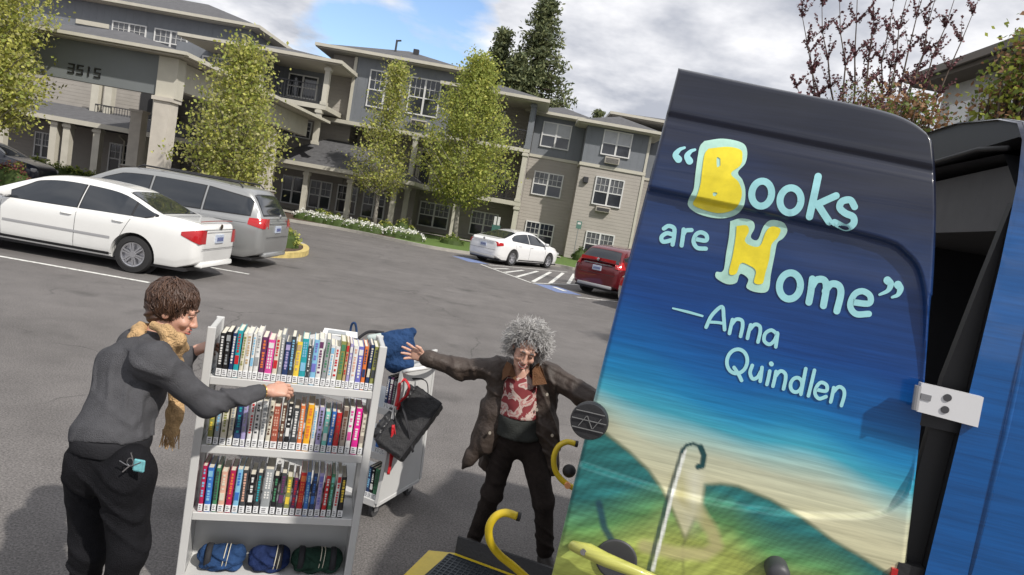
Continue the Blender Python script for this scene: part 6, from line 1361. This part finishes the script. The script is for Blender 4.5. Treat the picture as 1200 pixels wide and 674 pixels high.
blob('undershirt', [('c', V3(at(132,500,2.67)), V3(at(131,516,2.66)), .140, .147)], TEE, W1, .01, .02, lambda P: folds(P, .004, 2), cut=lambda P: np.abs(P[..., 2]-at(129,514,2.66)[2])-.034)
# jeans
pr = [('e', V3(pel+np.array((-.0,0,-.01))), (.155,.132,.130)), ('e', V3(at(108,548,2.62)), (.098,.095,.115)), ('e', V3(at(152,556,2.58)), (.094,.095,.125)), ('c', V3(hR), V3(kR), .100, .066), ('c', V3(kR), V3(aR), .066, .050), ('c', V3(hL), V3(kL), .094, .064), ('c', V3(kL), V3(aL), .064, .048)]
blob('jeans', pr, JEAN, W1, .010, .04, lambda P: folds(P, .002, 2.0)+wrinkles(P, .013, (.5,0,1), 62, 1.0)*np.clip((1.05-P[..., 2])*4, .2, 1.0), cut=lambda P: P[..., 2]-(at(124,506,2.66)[2]+.02))
for a_, dx in ((aR, .0), (aL, 0.)):
    blob('shoe', [('c', (a_[0]-.03, a_[1], .045), (a_[0]+.13, a_[1]+.03, .038), .045, .036), ('c', (a_[0], a_[1], .11), (a_[0], a_[1], .05), .042, .045)], SHOE, W1, .006, .02, cut=lambda P: .003-P[..., 2])
b = MB(); b = MB()
pk = [at(x, y, 2.47) for x, y in ((140,540),(152,546),(165,542))]; b.tube(smooth_line(pk, 6), .0022, 5); b.build('pocket_seam', mat('grey_thread', (.10,.10,.11), .8), W1, world=True)
kb_ = at(157,545,2.475); b = MB(); b.rbox(kb_[0]-.002, kb_[0]+.042, kb_[1]-.004, kb_[1]+.002, kb_[2]-.022, kb_[2]+.026, .004); bd_ = b.build('belt_badge', mat('teal_badge', (.16,.42,.45), .4, var=.3, vscale=60), W1, world=True)
b = MB(); b.tube([kb_+np.array((-.012+.012*cos(a), -.006, .012+.016*sin(a))) for a in np.linspace(0, 2*pi, 16)], .0018, 5); b.tube([kb_+np.array((-.01,-.006,-.0)), kb_+np.array((-.035,-.008,-.03))], .004, 5); b.tube([kb_+np.array((0,-.006,.02)), kb_+np.array((-.012,-.006,.05))], .004, 5); b.build('keys', CHROME, bd_, world=True)
# scarf
pr = []; ring = [nk+np.array(((.068*cos(a))*1.0-.015, .070*sin(a), -.005+.035*cos(a)*-1.0)) for a in np.linspace(0, 2*pi, 9)]
for a_, c_ in zip(ring[:-1], ring[1:]): pr.append(('c', V3(a_), V3(c_), .019, .019))
for a_, c_ in zip(ring[:-1], ring[1:]): pr.append(('c', V3(a_+np.array((-.014,0,-.028))), V3(c_+np.array((-.014,0,-.028))), .017, .017))
fr1 = [at(196,402,2.80), at(205,425,2.98), at(208,455,2.98), at(205,485,2.95), at(201,505,2.94)]
for a_, c_ in zip(fr1[:-1], fr1[1:]): pr.append(('c', V3(a_), V3(c_), .030, .032))
fr2 = [at(180,382,2.82), at(196,388,2.80), at(210,398,2.85), at(216,408,2.95)]
for a_, c_ in zip(fr2[:-1], fr2[1:]): pr.append(('c', V3(a_), V3(c_), .020, .020))
sc_ = blob('scarf', pr, SCARF, W1, .006, .035, lambda P: .0018*np.sin(P[..., 0]*110+P[..., 1]*90+P[..., 2]*60+2*np.sin(P[..., 2]*18)))
b = MB()
for i in range(26):
    p = at(201,506,2.94)+np.array((RNG.uniform(-.032,.032), RNG.uniform(-.02,.02), .01)); b.tube([p, p+np.array((RNG.uniform(-.006,.006),0,-.04)), p+np.array((RNG.uniform(-.012,.012),0,-.075-.02*RNG.rand()))], [.0035,.003,.002], 4)
b.build('fringe', SCARF, sc_, world=True)
HB = mat('brown_hair', (.052,.026,.016), .5, var=.3, vscale=30); HG = mat('grey_hair', (.38,.37,.36), .6, var=.3, vscale=30); HGD = mat('dark_grey_hair', (.22,.215,.21), .7)
R_, F_, U_ = basis(F1, U1); M3 = np.stack([R_, F_, U_], 1)
cap = [('e', hp1(0,-.026,.038), (.084,.094,.086), M3), ('e', hp1(0,-.055,-.020), (.074,.052,.070), M3), ('-e', hp1(0,.12,-.05), (.13,.10,.095), M3)]
hc = blob('hair', cap, HB, W1, .006, .02, lambda P: .005*np.sin(P[..., 0]*90+4*np.sin(P[..., 2]*50))+.004*np.sin(P[..., 2]*110+P[..., 1]*60))
comb_hair('hair_locks', hd, F1, U1, HB, hc, (.090,.100,.092), 1700, .085, .0044, 3, wave=.007); comb_hair('hair_locks', hd, F1, U1, mat('brown_hair_light', (.085,.043,.025), .45), hc, (.093,.103,.095), 320, .080, .0032, 4, wave=.010)
EYEW = mat('eye_white', (.6,.58,.55), .3); EYED = mat('dark_iris', (.03,.02,.015), .2); LIP = mat('lips', (.42,.13,.11), .45)
def face_bits(W, hp, s=1.0, smile=False, F=None, U=None, brow=None):
    for sg in (-1, 1):
        e = blob('eye', [('e', hp(sg*.029,.077,.002), (.0105,.0105,.0105))], EYEW, W, .0025, .002, pad=.006)
        blob('pupil', [('e', hp(sg*.031,.0835,.000), (.0058,.0052,.0058))], EYED, e, .0015, .001, pad=.004)
        b = MB(); b.tube(smooth_line([hp(sg*.016,.090,.009), hp(sg*.031,.094,.010), hp(sg*.046,.083,.005)], 4), .0032, 6); b.build('eyelid', SK1 if W is W1 else SK2, W, smooth=True, world=True)
        b = MB(); b.tube(smooth_line([hp(sg*.012,.096,.026), hp(sg*.030,.097,.031), hp(sg*.050,.082,.022)], 4), [.0025]*2+[.0035]*4+[.0015]*3, 6); b.build('eyebrow', brow, W, smooth=True, world=True)
    if smile:
        b = MB(); b.tube(smooth_line([hp(-.026,.090,-.055), hp(-.014,.102,-.064), hp(0,.105,-.067), hp(.014,.102,-.064), hp(.026,.090,-.055)], 5), .0045, 8); b.build('teeth', mat('teeth', (.75,.72,.66), .3), W, smooth=True, world=True)
    for dz, r in ((-.0565,.0040),(-.073,.0045)):
        k = .004 if smile else 0
        b = MB(); b.tube(smooth_line([hp(-.024,.092,dz+.002+k), hp(-.012,.104,dz-k), hp(0,.106,dz-.001-k), hp(.012,.104,dz-k), hp(.024,.092,dz+.002+k)], 5), r, 8); b.build('lips', LIP, W, smooth=True, world=True)
face_bits(W1, hp1, brow=HB)

# older person in a dark coat with outspread arms
W2 = empty('person', (.28, 4.15, 0), 'grey curly haired person in long dark brown coat with both arms spread wide', 'person')
YB = 4.12
hd = at(616,408,4.00); nk = at(611,432,4.10); ch = at(608,455,4.12); pel = at(607,512,4.15)
sA, eA, wA = at(579,432,4.14), at(538,432,4.12), at(500,420,4.10); sB, eB, wB = at(647,442,4.10), at(682,462,4.02), at(712,474,3.90)
hA, kA, aA = at(592,520,4.15), at(577,578,4.12), at(556,632,4.20); hB_, kB, aB = at(624,524,4.13), at(637,588,4.06), at(638,648,4.10)
F2 = (.10,-.90,-.36); U2 = (.22,-.42,.88)
prim, hp2 = head_prims(hd, F2, U2, .98)
hb = blob('body', prim+[('c', V3(hd+np.array((-.005,.03,-.05))), V3(nk+np.array((0,.03,-.04))), .048, .052)], SK2, W2, .0045, .010)
tb_ = blob('t', [('c', V3(nk+np.array((0,.02,-.02))), V3(ch), .05, .085), ('c', V3(ch), V3(pel), .085, .085), ('c', V3(sA), V3(eA), .045, .038), ('c', V3(eA), V3(wA), .036, .025), ('c', V3(sB), V3(eB), .045, .038), ('c', V3(eB), V3(wB), .036, .025), ('c', V3(hA), V3(kA), .07, .05), ('c', V3(kA), V3(aA), .045, .032), ('c', V3(hB_), V3(kB), .07, .05), ('c', V3(kB), V3(aB), .045, .032), ('c', V3(at(611,436,4.06)), V3(at(611,446,4.06)), .05, .06)], SK2, W2, .012, .03)
hs_ = hand_shell('h', wA+np.array((-.01,0,0)), at(468,408,4.06)-wA, (.1,-.93,-.1), (0,0,1), .16, .75, SK2, W2, .98, curls=[.12,.10,.16,.25])
hs2 = hand_shell('h', wB, (1,-.5,-.3), (.3,-.6,-.6), (0,-.3,1), .5, .3, SK2, W2, .95)
body2 = join_into(hb, [tb_]+hs_+hs2)
COAT = mat('dark_brown_waxed_coat', (.048,.034,.027), .62, var=.3, vscale=9, bump=.35, bscale=45); CORD = mat('tan_corduroy_collar', (.17,.085,.045), .9, bump=.8, bscale=180); TROU = mat('brown_black_trousers', (.026,.020,.018), .85, var=.25, vscale=18, bump=.4, bscale=160)
# t-shirt with printed swirls and dark top
def tee_mat():
    m = mat('printed_shirt', (.6,.5,.46), .85); t = m.node_tree; b = t.nodes['Principled BSDF']; co = N(t, 'ShaderNodeTexCoord'); n = N(t, 'ShaderNodeTexNoise'); n.inputs['Scale'].default_value = 13; n.inputs['Detail'].default_value = 3; n.inputs['Distortion'].default_value = 1.4
    t.links.new(co.outputs['Object'], n.inputs[0]); r = N(t, 'ShaderNodeValToRGB'); e = r.color_ramp; e.interpolation = 'CONSTANT'; e.elements[0].color = (.22,.045,.05,1); e.elements[1].position = .49; e.elements[1].color = (.50,.40,.36,1); q = e.elements.new(.60); q.color = (.42,.20,.19,1); q = e.elements.new(.68); q.color = (.50,.44,.40,1)
    t.links.new(n.outputs['Fac'], r.inputs[0]); t.links.new(r.outputs[0], b.inputs['Base Color']); return m
zc1 = at(608,492,4.0)[2]
blob('printed_shirt', [('c', V3(at(610,452,4.08)), V3(at(606,496,4.10)), .100, .125)], tee_mat(), W2, .008, .03, lambda P: folds(P, .004, 3), cut=lambda P: np.maximum(zc1-P[..., 2], P[..., 2]-at(610,440,4.0)[2]))
blob('dark_top', [('c', V3(at(606,490,4.11)), V3(at(606,512,4.12)), .130, .145)], mat('dark_grey_green_top', (.040,.043,.040), .9, bump=.3, bscale=120), W2, .009, .03, lambda P: folds(P, .005, 2.5), cut=lambda P: np.maximum(P[..., 2]-zc1-.004, at(607,517,4.0)[2]-P[..., 2]))
pr = [('e', V3(pel+np.array((0,0,-.015))), (.145,.115,.12)), ('c', V3(hA), V3(kA), .084, .060), ('c', V3(kA), V3(aA+np.array((0,0,.02))), .060, .050), ('c', V3(hB_), V3(kB), .088, .066), ('c', V3(kB), V3(aB+np.array((0,0,.02))), .060, .052)]
aA_, aB_ = aA, aB
blob('trousers', pr, TROU, W2, .008, .035, lambda P: folds(P, .002, 3.0)+wrinkles(P, .010, (.4,0,1), 70, 4.0))
for a_, d in ((aA, (-.02,-.14)), (aB, (.07,-.15))):
    a2 = np.array((a_[0]+d[0]*.1, a_[1], 0.0)); blob('shoe', [('c', (a2[0], a2[1]+.03, .045), (a2[0]+d[0], a2[1]+d[1], .036), .042, .036), ('c', (a2[0], a2[1]+.01, .10), (a2[0], a2[1], .05), .040, .044)], SHOE, W2, .006, .02, cut=lambda P: .003-P[..., 2])
# coat
pr = [('c', V3(at(588,434,4.15)), V3(at(636,438,4.13)), .074, .074), ('c', V3(at(585,440,4.14)), V3(at(584,490,4.14)), .074, .076), ('c', V3(at(638,446,4.12)), V3(at(636,500,4.12)), .074, .078), ('c', V3(at(610,450,4.19)), V3(at(608,515,4.21)), .11, .115),
  ('c', V3(sA), V3(eA), .069, .056), ('c', V3(eA), V3(at(501,421,4.10)), .054, .046), ('c', V3(sB), V3(eB), .069, .058), ('c', V3(eB), V3(wB), .056, .046),
  ('c', V3(at(578,480,4.14)), V3(at(566,520,4.12)), .085, .065), ('c', V3(at(570,505,4.12)), V3(at(551,540,4.10)), .060, .030), ('c', V3(at(584,500,4.12)), V3(at(572,524,4.12)), .05, .03), ('c', V3(at(590,500,4.24)), V3(at(572,540,4.26)), .075, .06), ('c', V3(at(641,500,4.11)), V3(at(647,550,4.12)), .075, .045), ('c', V3(at(620,510,4.25)), V3(at(630,555,4.28)), .08, .07),
  ('c', V3(at(542,549,4.095)), V3(at(550,535,4.10)), .010, .030)]
def opening(P):                           # the coat hangs open down the front
    z0, z1 = at(610,444,4.05)[2], at(610,556,4.05)[2]; t = np.clip((z0-P[..., 2])/(z0-z1), 0, 1)
    l0, l1, r0_, r1_ = at(602,446,4.05)[0], at(578,556,4.05)[0], at(620,446,4.05)[0], at(634,556,4.05)[0]
    left = l0*(1-t)+l1*t; right = r0_*(1-t)+r1_*t
    return np.minimum(np.minimum(P[..., 0]-left, right-P[..., 0]), 4.17-P[..., 1])
blob('coat', pr, COAT, W2, .0075, .045, lambda P: folds(P, .003, 2.3)+wrinkles(P, .012, (1,0,.5), 58)+wrinkles(P, .010, (.25,0,1), 66, 3.0), cut=opening)
blob('sleeve_cuff', [('c', V3(at(503,421,4.10)), V3(at(500,420,4.10)), .053, .050)], COAT, W2, .005, .01)
def coll(nm, pts, ext):
    b = MB(); b.prism([np.asarray(p) for p in pts], ext); return b.build(nm, CORD, W2, world=True)
coll('collar', [at(596,440,3.985), at(606,447,3.97), at(600,428,4.03), at(594,424,4.08), at(589,434,4.06), at(588,446,4.00)], (0,.018,0))
coll('collar', [at(624,452,3.965), at(641,450,3.97), at(636,434,4.02), at(631,424,4.07), at(624,434,3.99)], (0,.018,0))
SNAP = mat('pale_snap', (.55,.50,.42), .4, .4)
for x, y in ((594,481),(574,507),(641,462),(629,480),(647,510)):
    b = MB(); q = at(x, y, 4.02); b.disc(q, (0,-1,0), .0085, .012, 12); b.build('coat_button', SNAP, W2, world=True)
R_, F_, U_ = basis(F2, U2); M3 = np.stack([R_, F_, U_], 1)
cap = [('e', hp2(0,-.025,.040), (.088,.095,.085), M3), ('e', hp2(0,-.05,-.03), (.095,.055,.08), M3), ('-e', hp2(0,.12,-.05), (.062,.10,.085), M3)]
hc = blob('hair', cap, HGD, W2, .007, .02, lambda P: .004*np.sin(P[..., 0]*90+4*np.sin(P[..., 2]*50)))
curl_hair('hair_curls', hd, F2, U2, HG, hc, .093, .094, .090, 2100, .072, .010, .0030, face_open=-.02, turns=1.0, seed=8, low=-.85, droop=.5)
curl_hair('hair_curls', hd, F2, U2, mat('silver_hair', (.55,.54,.53), .55), hc, .100, .100, .096, 900, .066, .012, .0028, face_open=.05, turns=1.0, seed=9, low=-.7, droop=.4)
face_bits(W2, hp2, smile=True, brow=HGD)
for o in (W1, W2): o.location.z = 0

for o in list(bpy.data.materials):        # cloth does not shine
    if any(k in o.name for k in ('denim','knit','undershirt','canvas','trousers','top','shirt','scarf','corduroy')): o.node_tree.nodes['Principled BSDF'].inputs['Specular IOR Level'].default_value = .15
